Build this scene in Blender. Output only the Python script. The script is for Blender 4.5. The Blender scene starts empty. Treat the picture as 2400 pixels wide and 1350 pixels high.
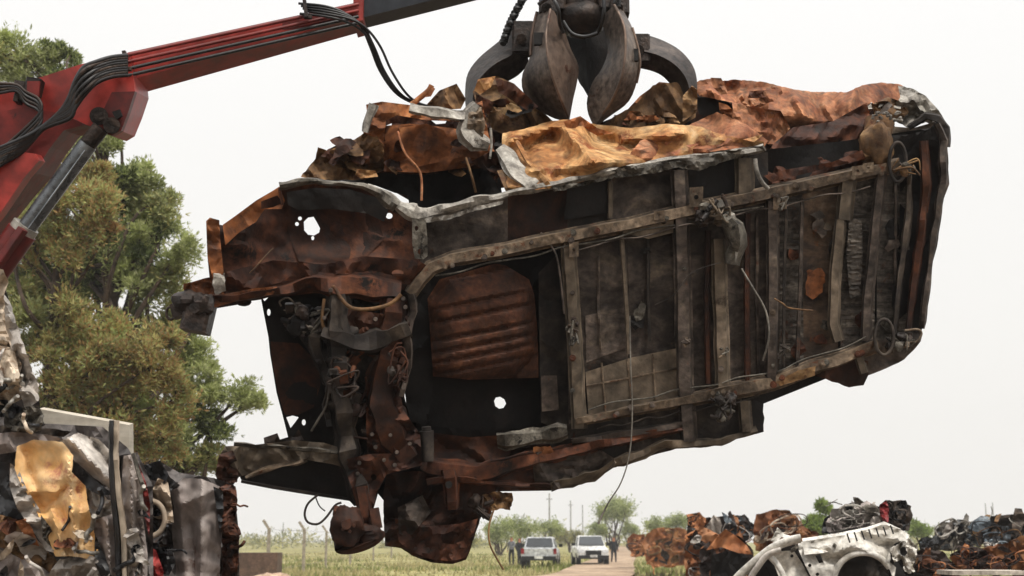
import bpy, math, random
from mathutils import Vector, Matrix, noise
from mathutils.geometry import delaunay_2d_cdt
R = math.radians
S = bpy.context.scene
COL = S.collection
# ------------------------------------------------------------------ camera, sky, sun, exposure
F = 3000.0; PITCH = R(11.07); CAMH = 1.6          # focal length in pixels of the 2400 px wide photograph
cam = bpy.data.cameras.new('camera'); camo = bpy.data.objects.new('camera', cam); COL.objects.link(camo)
cam.sensor_width = 36; cam.lens = 45; cam.clip_end = 6000; cam.clip_start = .1
camo.location = (0, 0, CAMH); camo.rotation_euler = (R(90) + PITCH, 0, 0)
cam.dof.use_dof = True; cam.dof.focus_distance = 8.2; cam.dof.aperture_fstop = 4.0
S.camera = camo
S.view_settings.view_transform = 'Standard'; S.view_settings.look = 'None'
S.view_settings.exposure = .08; S.view_settings.gamma = 1
SUN_EL, SUN_AZ = 58, 148                            # degrees; azimuth clockwise from +Y
w = bpy.data.worlds.new('World'); S.world = w; w.use_nodes = True
nt = w.node_tree; nt.nodes.clear()
def nn(t, typ, **kw):
    n = t.nodes.new(typ)
    for k, v in kw.items(): setattr(n, k, v)
    return n
sky = nn(nt, 'ShaderNodeTexSky', sky_type='NISHITA'); sky.sun_disc = False
sky.sun_elevation = R(SUN_EL); sky.sun_rotation = R(SUN_AZ); sky.dust_density = 5; sky.air_density = 1.5
tc = nn(nt, 'ShaderNodeTexCoord'); sp = nn(nt, 'ShaderNodeSeparateXYZ')
rp = nn(nt, 'ShaderNodeValToRGB')                   # overcast deck: brighter towards the zenith
el = rp.color_ramp.elements
el[0].position = 0.0; el[0].color = (.91, .885, .84, 1)
el[1].position = 1.0; el[1].color = (1.9, 1.9, 1.9, 1)
for p, c in ((.10, (.93, .91, .875, 1)), (.28, (.955, .942, .918, 1)), (.42, (1.0, .99, .975, 1))):
    e = el.new(p); e.color = c
sc_ = nn(nt, 'ShaderNodeVectorMath', operation='SCALE'); sc_.inputs['Scale'].default_value = 10.0
mx = nn(nt, 'ShaderNodeMix', data_type='RGBA'); mx.inputs[0].default_value = .97
bg = nn(nt, 'ShaderNodeBackground'); bg.inputs['Strength'].default_value = .1
wo = nn(nt, 'ShaderNodeOutputWorld')
L = nt.links.new
L(tc.outputs['Generated'], sp.inputs[0]); L(sp.outputs['Z'], rp.inputs[0])
L(rp.outputs[0], sc_.inputs[0]); L(sky.outputs[0], mx.inputs[6]); L(sc_.outputs[0], mx.inputs[7])
L(mx.outputs[2], bg.inputs[0]); L(bg.outputs[0], wo.inputs[0])
sl = bpy.data.lights.new('sun', 'SUN'); so = bpy.data.objects.new('sun', sl); COL.objects.link(so)
sl.energy = 2.6; sl.angle = R(8); sl.color = (1, .95, .87)
so.rotation_euler = (R(90 - SUN_EL), 0, R(180 - SUN_AZ)) 
so.location = (0, -5, 30)
# ------------------------------------------------------------------ helpers
CP, SP_ = math.cos(PITCH), math.sin(PITCH)
def P(x, y, d):
    """photo pixel (x, y) at d metres in front of the camera -> world point"""
    cx = (x - 1200) / F * d; cy = -(y - 675) / F * d
    return Vector((cx, d * CP - cy * SP_, CAMH + d * SP_ + cy * CP))
def ground_at(x, y):
    """world point on the ground seen at pixel"""
    v = P(x, y, 1) - Vector((0, 0, CAMH)); t = -CAMH / v.z
    return Vector((v.x * t, v.y * t, 0))
def G(x, yw):
    """ground point at world distance yw under pixel column x (near the horizon)"""
    q = P(x, 1262, 1) ; return Vector((q.x / q.y * yw, yw, 0))
def lin(c): return c / 12.92 if c <= .04045 else ((c + .055) / 1.055) ** 2.4
def C(h, k=1.0): return tuple(lin(int(h[i:i+2], 16) / 255) * k for i in (0, 2, 4)) + (1,)
MATS = {}
def rust(name, cols, scale=3.0, rough=.75, metal=0.0, bump=.35, streak=None, fleck=None, fa=.5, spec=.3, stain=.45, val=1.0, wr=0.0, edge=0.0, fine=.5):
    cols = [tuple(x * val for x in c[:3]) + (1,) for c in cols]
    m = bpy.data.materials.new(name); m.use_nodes = True; t = m.node_tree; N = t.nodes
    b = N['Principled BSDF']; b.inputs['Metallic'].default_value = metal
    b.inputs['Specular IOR Level'].default_value = spec
    co = nn(t, 'ShaderNodeTexCoord'); mp = nn(t, 'ShaderNodeMapping')
    mp.inputs['Scale'].default_value = streak or (1, 1, 1)
    n1 = nn(t, 'ShaderNodeTexNoise'); n1.inputs['Scale'].default_value = scale; n1.inputs['Detail'].default_value = 9
    n1.inputs['Roughness'].default_value = .68; n1.inputs['Distortion'].default_value = .6
    r = nn(t, 'ShaderNodeValToRGB'); e = r.color_ramp.elements
    k = len(cols); lo, hi = .30, .70
    e[0].position = lo; e[0].color = cols[0]; e[1].position = hi; e[1].color = cols[-1]
    for i in range(1, k - 1):
        q = e.new(lo + (hi - lo) * i / (k - 1)); q.color = cols[i]
    l = t.links.new
    l(co.outputs['Object'], mp.inputs[0]); l(mp.outputs[0], n1.inputs['Vector']); l(n1.outputs['Fac'], r.inputs[0])
    out = r.outputs[0]
    n2 = nn(t, 'ShaderNodeTexNoise'); n2.inputs['Scale'].default_value = scale * 7; n2.inputs['Detail'].default_value = 5
    l(co.outputs['Object'], n2.inputs['Vector'])
    if fleck:
        n3 = nn(t, 'ShaderNodeTexNoise'); n3.inputs['Scale'].default_value = scale * 1.7; n3.inputs['Detail'].default_value = 10
        n3.inputs['Roughness'].default_value = .75
        mo = nn(t, 'ShaderNodeVectorMath', operation='ADD'); mo.inputs[1].default_value = (7.3, 2.1, 5.5)
        l(co.outputs['Object'], mo.inputs[0]); l(mo.outputs[0], n3.inputs['Vector'])
        rr = nn(t, 'ShaderNodeValToRGB'); rr.color_ramp.elements[0].position = fa; rr.color_ramp.elements[1].position = fa + .07
        l(n3.outputs['Fac'], rr.inputs[0])
        mm = nn(t, 'ShaderNodeMix', data_type='RGBA'); l(rr.outputs[0], mm.inputs[0]); l(out, mm.inputs[6])
        mm.inputs[7].default_value = fleck; out = mm.outputs[2]
    # fine value break-up
    hv = nn(t, 'ShaderNodeMapRange'); hv.inputs[1].default_value = .25; hv.inputs[2].default_value = .75
    hv.inputs[3].default_value = 1 - fine * .8; hv.inputs[4].default_value = 1 + fine * .65
    l(n2.outputs['Fac'], hv.inputs[0])
    n4 = nn(t, 'ShaderNodeTexNoise'); n4.inputs['Scale'].default_value = scale * .9; n4.inputs['Detail'].default_value = 7; n4.inputs['Roughness'].default_value = .7
    m4 = nn(t, 'ShaderNodeVectorMath', operation='ADD'); m4.inputs[1].default_value = (31.3, 12.1, 8.5)
    l(mp.outputs[0], m4.inputs[0]); l(m4.outputs[0], n4.inputs['Vector'])
    h4 = nn(t, 'ShaderNodeMapRange'); h4.inputs[1].default_value = .36; h4.inputs[2].default_value = .6
    h4.inputs[3].default_value = 1 - stain; h4.inputs[4].default_value = 1.08; l(n4.outputs['Fac'], h4.inputs[0])
    mu = nn(t, 'ShaderNodeMath', operation='MULTIPLY'); l(hv.outputs[0], mu.inputs[0]); l(h4.outputs[0], mu.inputs[1])
    if edge:
        ge = nn(t, 'ShaderNodeNewGeometry'); er = nn(t, 'ShaderNodeMapRange'); er.inputs[1].default_value = .51; er.inputs[2].default_value = .60
        er.inputs[3].default_value = 1; er.inputs[4].default_value = 1 + edge; l(ge.outputs['Pointiness'], er.inputs[0])
        m5 = nn(t, 'ShaderNodeMath', operation='MULTIPLY'); l(mu.outputs[0], m5.inputs[0]); l(er.outputs[0], m5.inputs[1]); mu = m5
    vm = nn(t, 'ShaderNodeVectorMath', operation='SCALE'); l(out, vm.inputs[0]); l(mu.outputs[0], vm.inputs['Scale'])
    l(vm.outputs[0], b.inputs['Base Color'])
    rm = nn(t, 'ShaderNodeMapRange'); rm.inputs[3].default_value = max(.1, rough - .18); rm.inputs[4].default_value = min(1, rough + .15)
    l(n2.outputs['Fac'], rm.inputs[0]); l(rm.outputs[0], b.inputs['Roughness'])
    ad = nn(t, 'ShaderNodeMath', operation='ADD'); l(n1.outputs['Fac'], ad.inputs[0]); l(n2.outputs['Fac'], ad.inputs[1])
    if wr:
        n6 = nn(t, 'ShaderNodeTexNoise', noise_type='RIDGED_MULTIFRACTAL'); n6.inputs['Scale'].default_value = 3.2; n6.inputs['Detail'].default_value = 3; n6.inputs['Distortion'].default_value = .8
        l(co.outputs['Object'], n6.inputs['Vector']); m6 = nn(t, 'ShaderNodeMath', operation='MULTIPLY_ADD'); m6.inputs[1].default_value = wr
        l(n6.outputs['Fac'], m6.inputs[0]); l(ad.outputs[0], m6.inputs[2]); ad = m6
    bp = nn(t, 'ShaderNodeBump'); bp.inputs['Strength'].default_value = bump; bp.inputs['Distance'].default_value = .02
    l(ad.outputs[0], bp.inputs['Height']); l(bp.outputs[0], b.inputs['Normal'])
    MATS[name] = m; return m
M_soot = rust('soot', [C('110f0d'), C('241f1c'), C('38312b'), C('51473d')], 2.5, fine=.8, edge=.8)
M_soot2 = rust('soot_brown', [C('1b1714'), C('38302a'), C('514740'), C('706353')], 3, fleck=C('573828'), fa=.62, fine=.8, edge=.8, streak=(1, 1, 1.8))
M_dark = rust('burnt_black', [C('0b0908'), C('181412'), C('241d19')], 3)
M_tan = rust('dusty_steel', [C('2c231c'), C('4e4236'), C('6c5d4d'), C('8a7965')], 4, fleck=C('50301e'), fa=.57, fine=.8, edge=.9)
M_tan2 = rust('dusty_pan', [C('3a322a'), C('5c5144'), C('78695a')], 2, fleck=C('30251c'), fa=.58, fine=.7, edge=.8)
M_streak = rust('streaked_pan', [C('1c1917'), C('403a34'), C('605850'), C('857c70')], 5, streak=(.5, 1, 3.2), fleck=C('4a2e20'), fa=.58, fine=.8)
M_streakr = rust('streaked_rusty_pan', [C('241c17'), C('453a33'), C('6a5645'), C('8d7f6e')], 3, streak=(.6, 1, 1.5), fleck=C('7a4a28'), fa=.62)
M_rdark = rust('dark_rust', [C('1a0f0b'), C('341c12'), C('54301e'), C('74462c')], 2.8, fleck=C('140f0c'), fa=.54, fine=.7, edge=.7, wr=.4)
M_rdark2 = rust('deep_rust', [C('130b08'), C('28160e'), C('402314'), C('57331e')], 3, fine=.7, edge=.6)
M_rust = rust('orange_rust', [C('3c2214'), C('6e4124'), C('925a34'), C('ab7a4c')], 2.6, fleck=C('3c2216'), fa=.58, wr=.5, fine=.7, edge=.5)
M_rustp = rust('ribbed_rust', [C('25160f'), C('43291c'), C('583524'), C('70482f')], 4, fleck=C('2a1c15'), fa=.6, fine=.7, edge=.6)
M_ryel = rust('yellow_rust', [C('784824'), C('a57244'), C('c09664'), C('d3b58c')], 3, fleck=C('844a28'), fa=.55, rough=.7, stain=.4, wr=.5, fine=.7)
M_rsal = rust('salmon_rust', [C('4a2818'), C('845035'), C('a26f4e'), C('bc9272')], 3.4, fleck=C('5c4636'), fa=.57, wr=.6, fine=.7, edge=.5)
M_rbrn = rust('brown_rust', [C('2e1f14'), C('5c432c'), C('7c5e3e'), C('9c8058')], 3, fleck=C('4a2a18'), fa=.57, wr=.5, fine=.7, edge=.5)
M_ash = rust('ash_grey', [C('4e4943'), C('88827a'), C('aca69c'), C('ccc8be')], 6, fleck=C('3c3630'), fa=.58)
M_ashd = rust('ash_dark', [C('2b2824'), C('5e584f'), C('8d877b')], 7, fleck=C('1b1815'), fa=.55)
M_cast = rust('cast_iron', [C('15110f'), C('2a2421'), C('41352e'), C('55463b')], 6, rough=.5, metal=.3)
M_claw = rust('claw_steel', [C('2a2421'), C('524943'), C('6e6259'), C('877a6e')], 4, rough=.45, metal=.4, bump=.2, fleck=C('4b2f20'), fa=.58, streak=(1, 1, .3), fine=.8, edge=1.0)
M_clawlit = rust('claw_lit_steel', [C('3a2c26'), C('6d5a4e'), C('8b786a')], 3, rough=.5, metal=.4, bump=.2, fleck=C('522f20'), fa=.58, streak=(1, 1, .3))  # brownish claw steel, lightened to paint the light on the right-facing side
M_red = rust('red_paint', [C('6e2019'), C('9c322a'), C('b03c34')], 1.6, rough=.42, bump=.06, fleck=C('4a1c17'), fa=.64, spec=.5, stain=.3, fine=.5)
M_redd = rust('dirty_red_paint', [C('3e1613'), C('72241f'), C('8a2c26')], 2, rough=.5, bump=.08, fleck=C('2a1412'), fa=.58, spec=.4, stain=.4)
M_ram = rust('ram_steel', [C('4a4d50'), C('6a6d70'), C('85888a')], 3, rough=.3, metal=.6, bump=.05, streak=(1, 1, .3))
M_slate = rust('slate_boom_steel', [C('24262a'), C('34373c'), C('43464c')], 1.5, rough=.4, metal=.2, bump=.05)
M_rubber = rust('hose_rubber', [C('0d0d0e'), C('1b1a1b'), C('2b2728')], 5, rough=.45, bump=.1, spec=.5)
M_chrome = rust('piston_chrome', [C('6a6f73'), C('8d9296'), C('a6abad')], 2, rough=.22, metal=.9, bump=.02)
M_steelb = rust('bright_steel', [C('6b665f'), C('9a958c'), C('bab5aa')], 4, rough=.5, metal=.4)
M_wire = rust('wire_grey', [C('55504a'), C('79736a'), C('8f887d')], 5)
M_darkp = rust('dark_grey_sheet', [C('262423'), C('4a4544'), C('6c6562'), C('958b84')], 4, rough=.6, bump=.3, fleck=C('5a4034'), fa=.6, wr=.5)
M_white = rust('scuffed_white_paint', [C('a39c90'), C('c6c0b5'), C('d6d1c8'), C('e2dfd8')], 3.5, rough=.5, bump=.15, fleck=C('7a6c5c'), fa=.62, stain=.3, fine=.5, wr=.3)
M_mauve = rust('mauve_grey_paint', [C('706662'), C('9c908a'), C('b5a9a2'), C('ccc0b6')], 2.2, rough=.6, bump=.15, fleck=C('6c5044'), fa=.6, streak=(1, 1, .35), stain=.35, fine=.45, wr=.5)
M_silver = rust('scratched_silver_paint', [C('6e6862'), C('a59d95'), C('beb6ad'), C('d8d0c6')], 3, rough=.55, metal=.05, bump=.2, fleck=C('6a5244'), fa=.6, stain=.4, wr=.4)
M_yellow = rust('faded_orange_paint', [C('c48a4c'), C('dba765'), C('e3bd8a'), C('e0cfb0')], 2.6, rough=.7, bump=.15, fleck=C('b87c60'), fa=.56, stain=.2, streak=(1, 1, .6), fine=.3)
M_char = rust('charcoal_plastic', [C('161618'), C('2a2a2c'), C('3b3a3a')], 2, rough=.5, bump=.1, spec=.4)
M_beige = rust('beige_paint', [C('8d7a68'), C('b8a590'), C('cfbfaa'), C('ddd0bd')], 2.5, rough=.7, bump=.2, fleck=C('7e5c46'), fa=.6, streak=(1, 1, .4), stain=.3)
M_board = rust('weathered_board', [C('b8ae9d'), C('c9c0b0'), C('d6cebf')], 3, rough=.85, bump=.1, streak=(.3, .3, 5), stain=.1, fine=.2)
M_redp = rust('red_scrap_paint', [C('6b1f22'), C('a23a3a'), C('c35b55')], 3, rough=.45, bump=.1, fleck=C('3a1412'), fa=.6)
M_fo = rust('weathered_orange_body', [C('643820'), C('a0663f'), C('ba845c'), C('cca88a')], .9, fleck=C('5a3c2a'), fa=.6, stain=.4, wr=.3)
M_fb = rust('weathered_brown_body', [C('3a2014'), C('6e4228'), C('94663f'), C('b08a60')], .9, fleck=C('2a1a12'), fa=.58, stain=.4, wr=.3)
M_fdk = rust('burnt_body', [C('1c1512'), C('362822'), C('584438')], 1, fleck=C('6e4028'), fa=.6)
M_blueg = rust('blue_grey_paint', [C('3b444c'), C('6d7880'), C('9aa3a8')], 4, rough=.45, fleck=C('4b3a30'), fa=.58)

def wloc(o):
    v = Vector((0, 0, 0))
    while o: v += o.location; o = o.parent
    return v
def tag(o, label=None, cat=None, group=None, kind=None):
    if label: o['label'] = label
    if cat: o['category'] = cat
    if group: o['group'] = group
    if kind: o['kind'] = kind
    return o
def ridges(segs):
    def f(x, y):
        h = 0
        for x1, y1, x2, y2, w_, am in segs:
            dx, dy = x2 - x1, y2 - y1; t = max(0, min(1, ((x - x1) * dx + (y - y1) * dy) / (dx * dx + dy * dy)))
            q = math.hypot(x - x1 - t * dx, y - y1 - t * dy) / w_
            h += am * math.exp(-2.2 * q ** 1.5)
        return h
    return f
def empty(name, loc, label, cat, group=None):
    o = bpy.data.objects.new(name, None); COL.objects.link(o); o.location = loc; o.empty_display_size = .2
    return tag(o, label, cat, group)
class MB:
    def __init__(s): s.v = []; s.f = []; s.m = []
    def add(s, vs, fs, mi=0):
        n = len(s.v); s.v += [Vector(q) for q in vs]; s.f += [tuple(i + n for i in f) for f in fs]; s.m += [mi] * len(fs)
    def box(s, c, size, rot=None, mi=0, taper=1.0):
        c = Vector(c); h = Vector(size) / 2; M = rot or Matrix.Identity(3)
        vs = []
        for z in (-1, 1):
            k = taper if z > 0 else 1
            for x, y in ((-1, -1), (1, -1), (1, 1), (-1, 1)): vs.append(c + M @ Vector((x * h.x * k, y * h.y * k, z * h.z)))
        s.add(vs, [(3, 2, 1, 0), (4, 5, 6, 7), (0, 1, 5, 4), (1, 2, 6, 5), (2, 3, 7, 6), (3, 0, 4, 7)], mi)
    def bbox(s, c, size, rot=None, b=.1, mi=0):
        """box with chamfered long edges (around local z)"""
        c = Vector(c); h = Vector(size) / 2; M = rot or Matrix.Identity(3); bb = b * min(h.x, h.y)
        prof = [(-h.x + bb, -h.y), (h.x - bb, -h.y), (h.x, -h.y + bb), (h.x, h.y - bb), (h.x - bb, h.y), (-h.x + bb, h.y), (-h.x, h.y - bb), (-h.x, -h.y + bb)]
        vs = [c + M @ Vector((x, y, z * h.z)) for z in (-1, 1) for x, y in prof]
        fs = [tuple(reversed(range(8))), tuple(range(8, 16))] + [(i, (i + 1) % 8, 8 + (i + 1) % 8, 8 + i) for i in range(8)]
        s.add(vs, fs, mi)
    def cyl(s, a, b, r, r2=None, n=12, mi=0, caps=True):
        a = Vector(a); b = Vector(b); r2 = r if r2 is None else r2
        z = (b - a).normalized(); x = z.orthogonal().normalized(); y = z.cross(x)
        vs = [p + (x * math.cos(2 * math.pi * i / n) + y * math.sin(2 * math.pi * i / n)) * q for p, q in ((a, r), (b, r2)) for i in range(n)]
        fs = [(i, (i + 1) % n, n + (i + 1) % n, n + i) for i in range(n)]
        if caps: fs += [tuple(reversed(range(n))), tuple(range(n, 2 * n))]
        s.add(vs, fs, mi)
    def tube(s, pts, r, n=7, mi=0, sub=5, flat=1.0):
        pts = smooth(pts, sub); x = None; vs = []; fs = []
        for i, p in enumerate(pts):
            t = (pts[min(i + 1, len(pts) - 1)] - pts[max(i - 1, 0)])
            if t.length < 1e-9: t = Vector((0, 0, 1))
            t.normalize()
            x = (x - t * x.dot(t)) if x is not None else t.orthogonal()
            if x.length < 1e-6: x = t.orthogonal()
            x.normalize(); y = t.cross(x)
            rr = r(i / (len(pts) - 1)) if callable(r) else r
            for k in range(n):
                a = 2 * math.pi * k / n; vs.append(p + x * math.cos(a) * rr + y * math.sin(a) * rr * flat)
        for i in range(len(pts) - 1):
            for k in range(n): fs.append((i * n + k, i * n + (k + 1) % n, (i + 1) * n + (k + 1) % n, (i + 1) * n + k))
        fs += [tuple(reversed(range(n))), tuple(range(len(vs) - n, len(vs)))]
        s.add(vs, fs, mi)
    def lump(s, c, rad, seed=0, amp=.3, n=10, mi=0, freq=1.5):
        c = Vector(c); vs = []; fs = []
        for i in range(n + 1):
            th = math.pi * i / n
            for k in range(2 * n):
                ph = math.pi * k / n; u = Vector((math.sin(th) * math.cos(ph), math.sin(th) * math.sin(ph), math.cos(th)))
                q = 1 + amp * noise.noise(u * freq + Vector((seed * 3.7, seed, 1)))+ amp * .6 * (abs(noise.noise(u * freq * 2.6 + Vector((seed, 9, seed * 2)))) - .25)
                vs.append(c + Vector((u.x * rad[0], u.y * rad[1], u.z * rad[2])) * q)
        for i in range(n):
            for k in range(2 * n):
                k2 = (k + 1) % (2 * n); fs.append((i * 2 * n + k, (i + 1) * 2 * n + k, (i + 1) * 2 * n + k2, i * 2 * n + k2))
        s.add(vs, fs, mi)
    def build(s, name, mats, parent=None, smooth_=True, ang=.55, off=None):
        me = bpy.data.meshes.new(name)
        if parent is not None: o0 = wloc(parent)
        else:
            xs = [v.x for v in s.v]; ys = [v.y for v in s.v]; zs = [v.z for v in s.v]
            o0 = Vector(((min(xs) + max(xs)) / 2, (min(ys) + max(ys)) / 2, min(zs))) if off is None else Vector(off)
        me.from_pydata([v - o0 for v in s.v], [], s.f)
        if not isinstance(mats, (list, tuple)): mats = [mats]
        for m in mats: me.materials.append(m)
        if any(s.m): me.polygons.foreach_set('material_index', s.m)
        me.validate()
        if smooth_:
            me.shade_smooth()
            me.set_sharp_from_angle(angle=ang)
        ob = bpy.data.objects.new(name, me); COL.objects.link(ob)
        if parent is not None: ob.parent = parent
        else: ob.location = o0
        return ob
def smooth(pts, sub=5):
    pts = [Vector(p) for p in pts]
    if sub <= 1 or len(pts) < 3: return pts
    o = []
    for i in range(len(pts) - 1):
        a = pts[max(i - 1, 0)]; b = pts[i]; c = pts[i + 1]; d = pts[min(i + 2, len(pts) - 1)]
        for k in range(sub):
            t = k / sub; o.append(.5 * ((2 * b) + (c - a) * t + (2 * a - 5 * b + 4 * c - d) * t * t + (3 * b - a - 3 * c + d) * t ** 3))
    o.append(pts[-1]); return o
def inside(x, y, poly):
    c = False; j = len(poly) - 1
    for i in range(len(poly)):
        xi, yi = poly[i]; xj, yj = poly[j]
        if (yi > y) != (yj > y) and x < (xj - xi) * (y - yi) / (yj - yi) + xi: c = not c
        j = i
    return c
def resample(poly, step, closed=True, jag=0, rnd=random):
    o = []; n = len(poly)
    for i in range(n if closed else n - 1):
        a = poly[i]; b = poly[(i + 1) % n]; d = math.hypot(b[0] - a[0], b[1] - a[1]); k = max(1, int(d / step))
        for q in range(k):
            t = q / k; j = jag if q else 0
            o.append((a[0] + (b[0] - a[0]) * t + rnd.uniform(-j, j), a[1] + (b[1] - a[1]) * t + rnd.uniform(-j, j)))
    if not closed: o.append(poly[-1])
    return o
def circ(cx, cy, rx, ry=None, n=14, jag=0, seed=1):
    ry = ry or rx; rr = random.Random(seed)
    return [(cx + math.cos(2 * math.pi * i / n) * rx * (1 + rr.uniform(-jag, jag)), cy + math.sin(2 * math.pi * i / n) * ry * (1 + rr.uniform(-jag, jag))) for i in range(n)]
def tri(t): return abs((t % 1) * 2 - 1)
def crumple(x, y, amp, size, seed):
    """sharp-creased folds; size in pixels"""
    if not amp: return 0
    u, v = x / size, y / size; r = random.Random(seed); h = 0
    wx = noise.noise(Vector((u * .7, v * .7, seed * 1.31))) * .9; wy = noise.noise(Vector((u * .7, v * .7, seed * 2.17 + 40))) * .9
    for k in range(4):
        a = r.uniform(0, math.pi); f = (.45, .8, 1.3, 2.3)[k]
        t = ((u + wx) * math.cos(a) + (v + wy) * math.sin(a)) * f + r.random()
        h += (tri(t) - .5) * (1, .7, .45, .22)[k]
    h += noise.noise(Vector((u * 3, v * 3, seed))) * .25
    return h * amp
def sheet_mb(mb, poly, depth, holes=(), step=14, thick=.006, cr=(0, 60, 1), jag=0, extra=None, mi=0):
    rnd = random.Random(int(poly[0][0] * 7 + poly[0][1]) + cr[2])
    df = depth if callable(depth) else (lambda x, y: depth)
    loops = [resample(poly, step, jag=jag, rnd=rnd)] + [resample(h, min(step, 8), rnd=rnd) for h in holes]
    pts = []; edges = []
    for lp in loops:
        b = len(pts); pts += lp; edges += [(b + i, b + (i + 1) % len(lp)) for i in range(len(lp))]
    xs = [p[0] for p in loops[0]]; ys = [p[1] for p in loops[0]]
    x = min(xs)
    row = 0; y = min(ys) + step * .5
    while y < max(ys):
        x = min(xs) + (row % 2) * step * .5
        while x < max(xs):
            qx = x + rnd.uniform(-.2, .2) * step; qy = y + rnd.uniform(-.2, .2) * step
            if inside(qx, qy, loops[0]) and not any(inside(qx, qy, h) for h in loops[1:]):
                if min((qx - a) ** 2 + (qy - b) ** 2 for a, b in pts[:edges[-1][0] + 1]) > (step * .35) ** 2: pts.append((qx, qy))
            x += step
        y += step * .87; row += 1
    V, E, FF, _, _, _ = delaunay_2d_cdt([Vector(p) for p in pts], edges, [], 1, 1e-4)
    if not FF: return
    tris = []
    for f in FF:
        cx = sum(V[i].x for i in f) / len(f); cy = sum(V[i].y for i in f) / len(f)
        if any(inside(cx, cy, h) for h in loops[1:]): continue
        tris.append(tuple(f))
    n = len(V); fr = []; bk = []
    for v in V:
        d = df(v.x, v.y) + crumple(v.x, v.y, *cr)
        if extra: d += extra(v.x, v.y)
        fr.append(P(v.x, v.y, d)); bk.append(P(v.x, v.y, d + thick))
    cnt = {}
    for f in tris:
        for i in range(len(f)):
            e = (f[i], f[(i + 1) % len(f)]); cnt[e] = 1
    bd = [e for e in cnt if (e[1], e[0]) not in cnt]
    fs = [tuple(reversed(f)) for f in tris] + [tuple(i + n for i in f) for f in tris] + [(e[0], e[1], e[1] + n, e[0] + n) for e in bd]
    mb.add(fr + bk, fs, mi)
def sheet(name, poly, depth, mat, parent, **kw):
    mb = MB(); mi = kw.pop('mi', 0); ang = kw.pop('ang', .5)
    sheet_mb(mb, poly, depth, mi=mi, **kw)
    return mb.build(name, mat, parent, ang=ang)
def plate(mb, poly, d, thick, mi=0):
    """flat-faced prism seen at poly, front at depth d (number or function)"""
    df = d if callable(d) else (lambda x, y: d)
    n = len(poly); fr = [P(x, y, df(x, y)) for x, y in poly]
    # push straight away from the camera axis by thick
    ax = Vector((0, CP, SP_)); bk = [p + ax * thick for p in fr]
    tri_ = delaunay_2d_cdt([Vector(p) for p in poly], [(i, (i + 1) % n) for i in range(n)], [], 1, 1e-4)
    V, FF = tri_[0], tri_[2]
    if len(V) != n: mb.add(fr + bk, [tuple(range(n)), tuple(reversed(range(n, 2 * n)))] + [(i, n + i, n + (i + 1) % n, (i + 1) % n) for i in range(n)], mi); return
    mb.add(fr + bk, [tuple(f) for f in FF] + [tuple(reversed([i + n for i in f])) for f in FF] + [(i, n + i, n + (i + 1) % n, (i + 1) % n) for i in range(n)], mi)
def beam_mb(mb, pts, wid, D, h=.05, base=0.0, prof=None, dent=.0, seed=1, step=16, mi=0):
    """pressed hat-section beam laid on the surface D; pts pixels, wid px (or list), h metres towards the camera"""
    prof = prof or [(-.62, .0), (-.5, .08), (-.36, 1), (.36, 1), (.5, .08), (.62, .0)]
    # resample with widths
    q = []; ws = wid if isinstance(wid, (list, tuple)) else [wid] * len(pts)
    for i in range(len(pts) - 1):
        a, b = pts[i], pts[i + 1]; L_ = math.hypot(b[0] - a[0], b[1] - a[1]); k = max(1, int(L_ / step))
        for s_ in range(k):
            t = s_ / k; q.append((a[0] + (b[0] - a[0]) * t, a[1] + (b[1] - a[1]) * t, ws[i] + (ws[i + 1] - ws[i]) * t))
    q.append((*pts[-1], ws[-1])); m = len(prof); vs = []
    for i, (x, y, w_) in enumerate(q):
        a = q[max(i - 1, 0)]; b = q[min(i + 1, len(q) - 1)]; tx, ty = b[0] - a[0], b[1] - a[1]; l = math.hypot(tx, ty) or 1
        nx, ny = -ty / l, tx / l
        for j, (u, z) in enumerate(prof):
            jj = noise.noise(Vector((x / 45, y / 45, seed + u * 1.5))) * dent
            px, py = x + nx * u * w_ * (1 + jj * 2), y + ny * u * w_ * (1 + jj * 2)
            vs.append(P(px, py, D(px, py) + base - h * z * (1 + jj * 3)))
    back = [P(x, y, D(x, y) + base + .01) for x, y, _ in q]
    nq = len(q); fs = []
    for i in range(nq - 1):
        for j in range(m - 1): fs.append((i * m + j, i * m + j + 1, (i + 1) * m + j + 1, (i + 1) * m + j))
        fs.append((i * m + m - 1, i * m, (i + 1) * m, (i + 1) * m + m - 1))
    fs += [tuple(range(m)), tuple(reversed(range((nq - 1) * m, nq * m)))]
    mb.add(vs, fs, mi)
def beam(name, pts, wid, D, mat, parent, **kw):
    mb = MB(); beam_mb(mb, pts, wid, D, **kw); return mb.build(name, mat, parent, ang=.4)
def wire(name, pts, r, mat, parent, **kw):
    mb = MB(); mb.tube([P(*p) for p in pts], r, **kw); return mb.build(name, mat, parent, ang=1.2)
# ------------------------------------------------------------------ the lifted van wreck
def W(o=0.0): return lambda x, y: 8.0 + .0009 * (x - 1300) + .0005 * (y - 700) + o
wreck = empty('van_wreck', P(1350, 1320, 8.3), 'burnt rusty van wreck hoisted in the air showing its soot-dark underbody', 'wrecked van')
def yU(x): return 590 - .215 * (x - 1170)
def yL(x): return 985 - .197 * (x - 1370) if x < 1810 else 898 - .36 * (x - 1810)
def ySill(x):
    t = [(980, 505), (1200, 452), (1430, 408), (1560, 382), (1790, 352)]
    for (a, b), (c, d) in zip(t, t[1:]):
        if x <= c: return b + (d - b) * (x - a) / (c - a)
    return t[-1][1]
def yBot(x):
    t = [(1280, 1150), (1390, 1128), (1440, 1095), (1560, 1050), (1690, 1043), (1775, 1012)]
    for (a, b), (c, d) in zip(t, t[1:]):
        if x <= c: return b + (d - b) * (x - a) / (c - a)
    return t[-1][1]
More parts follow.
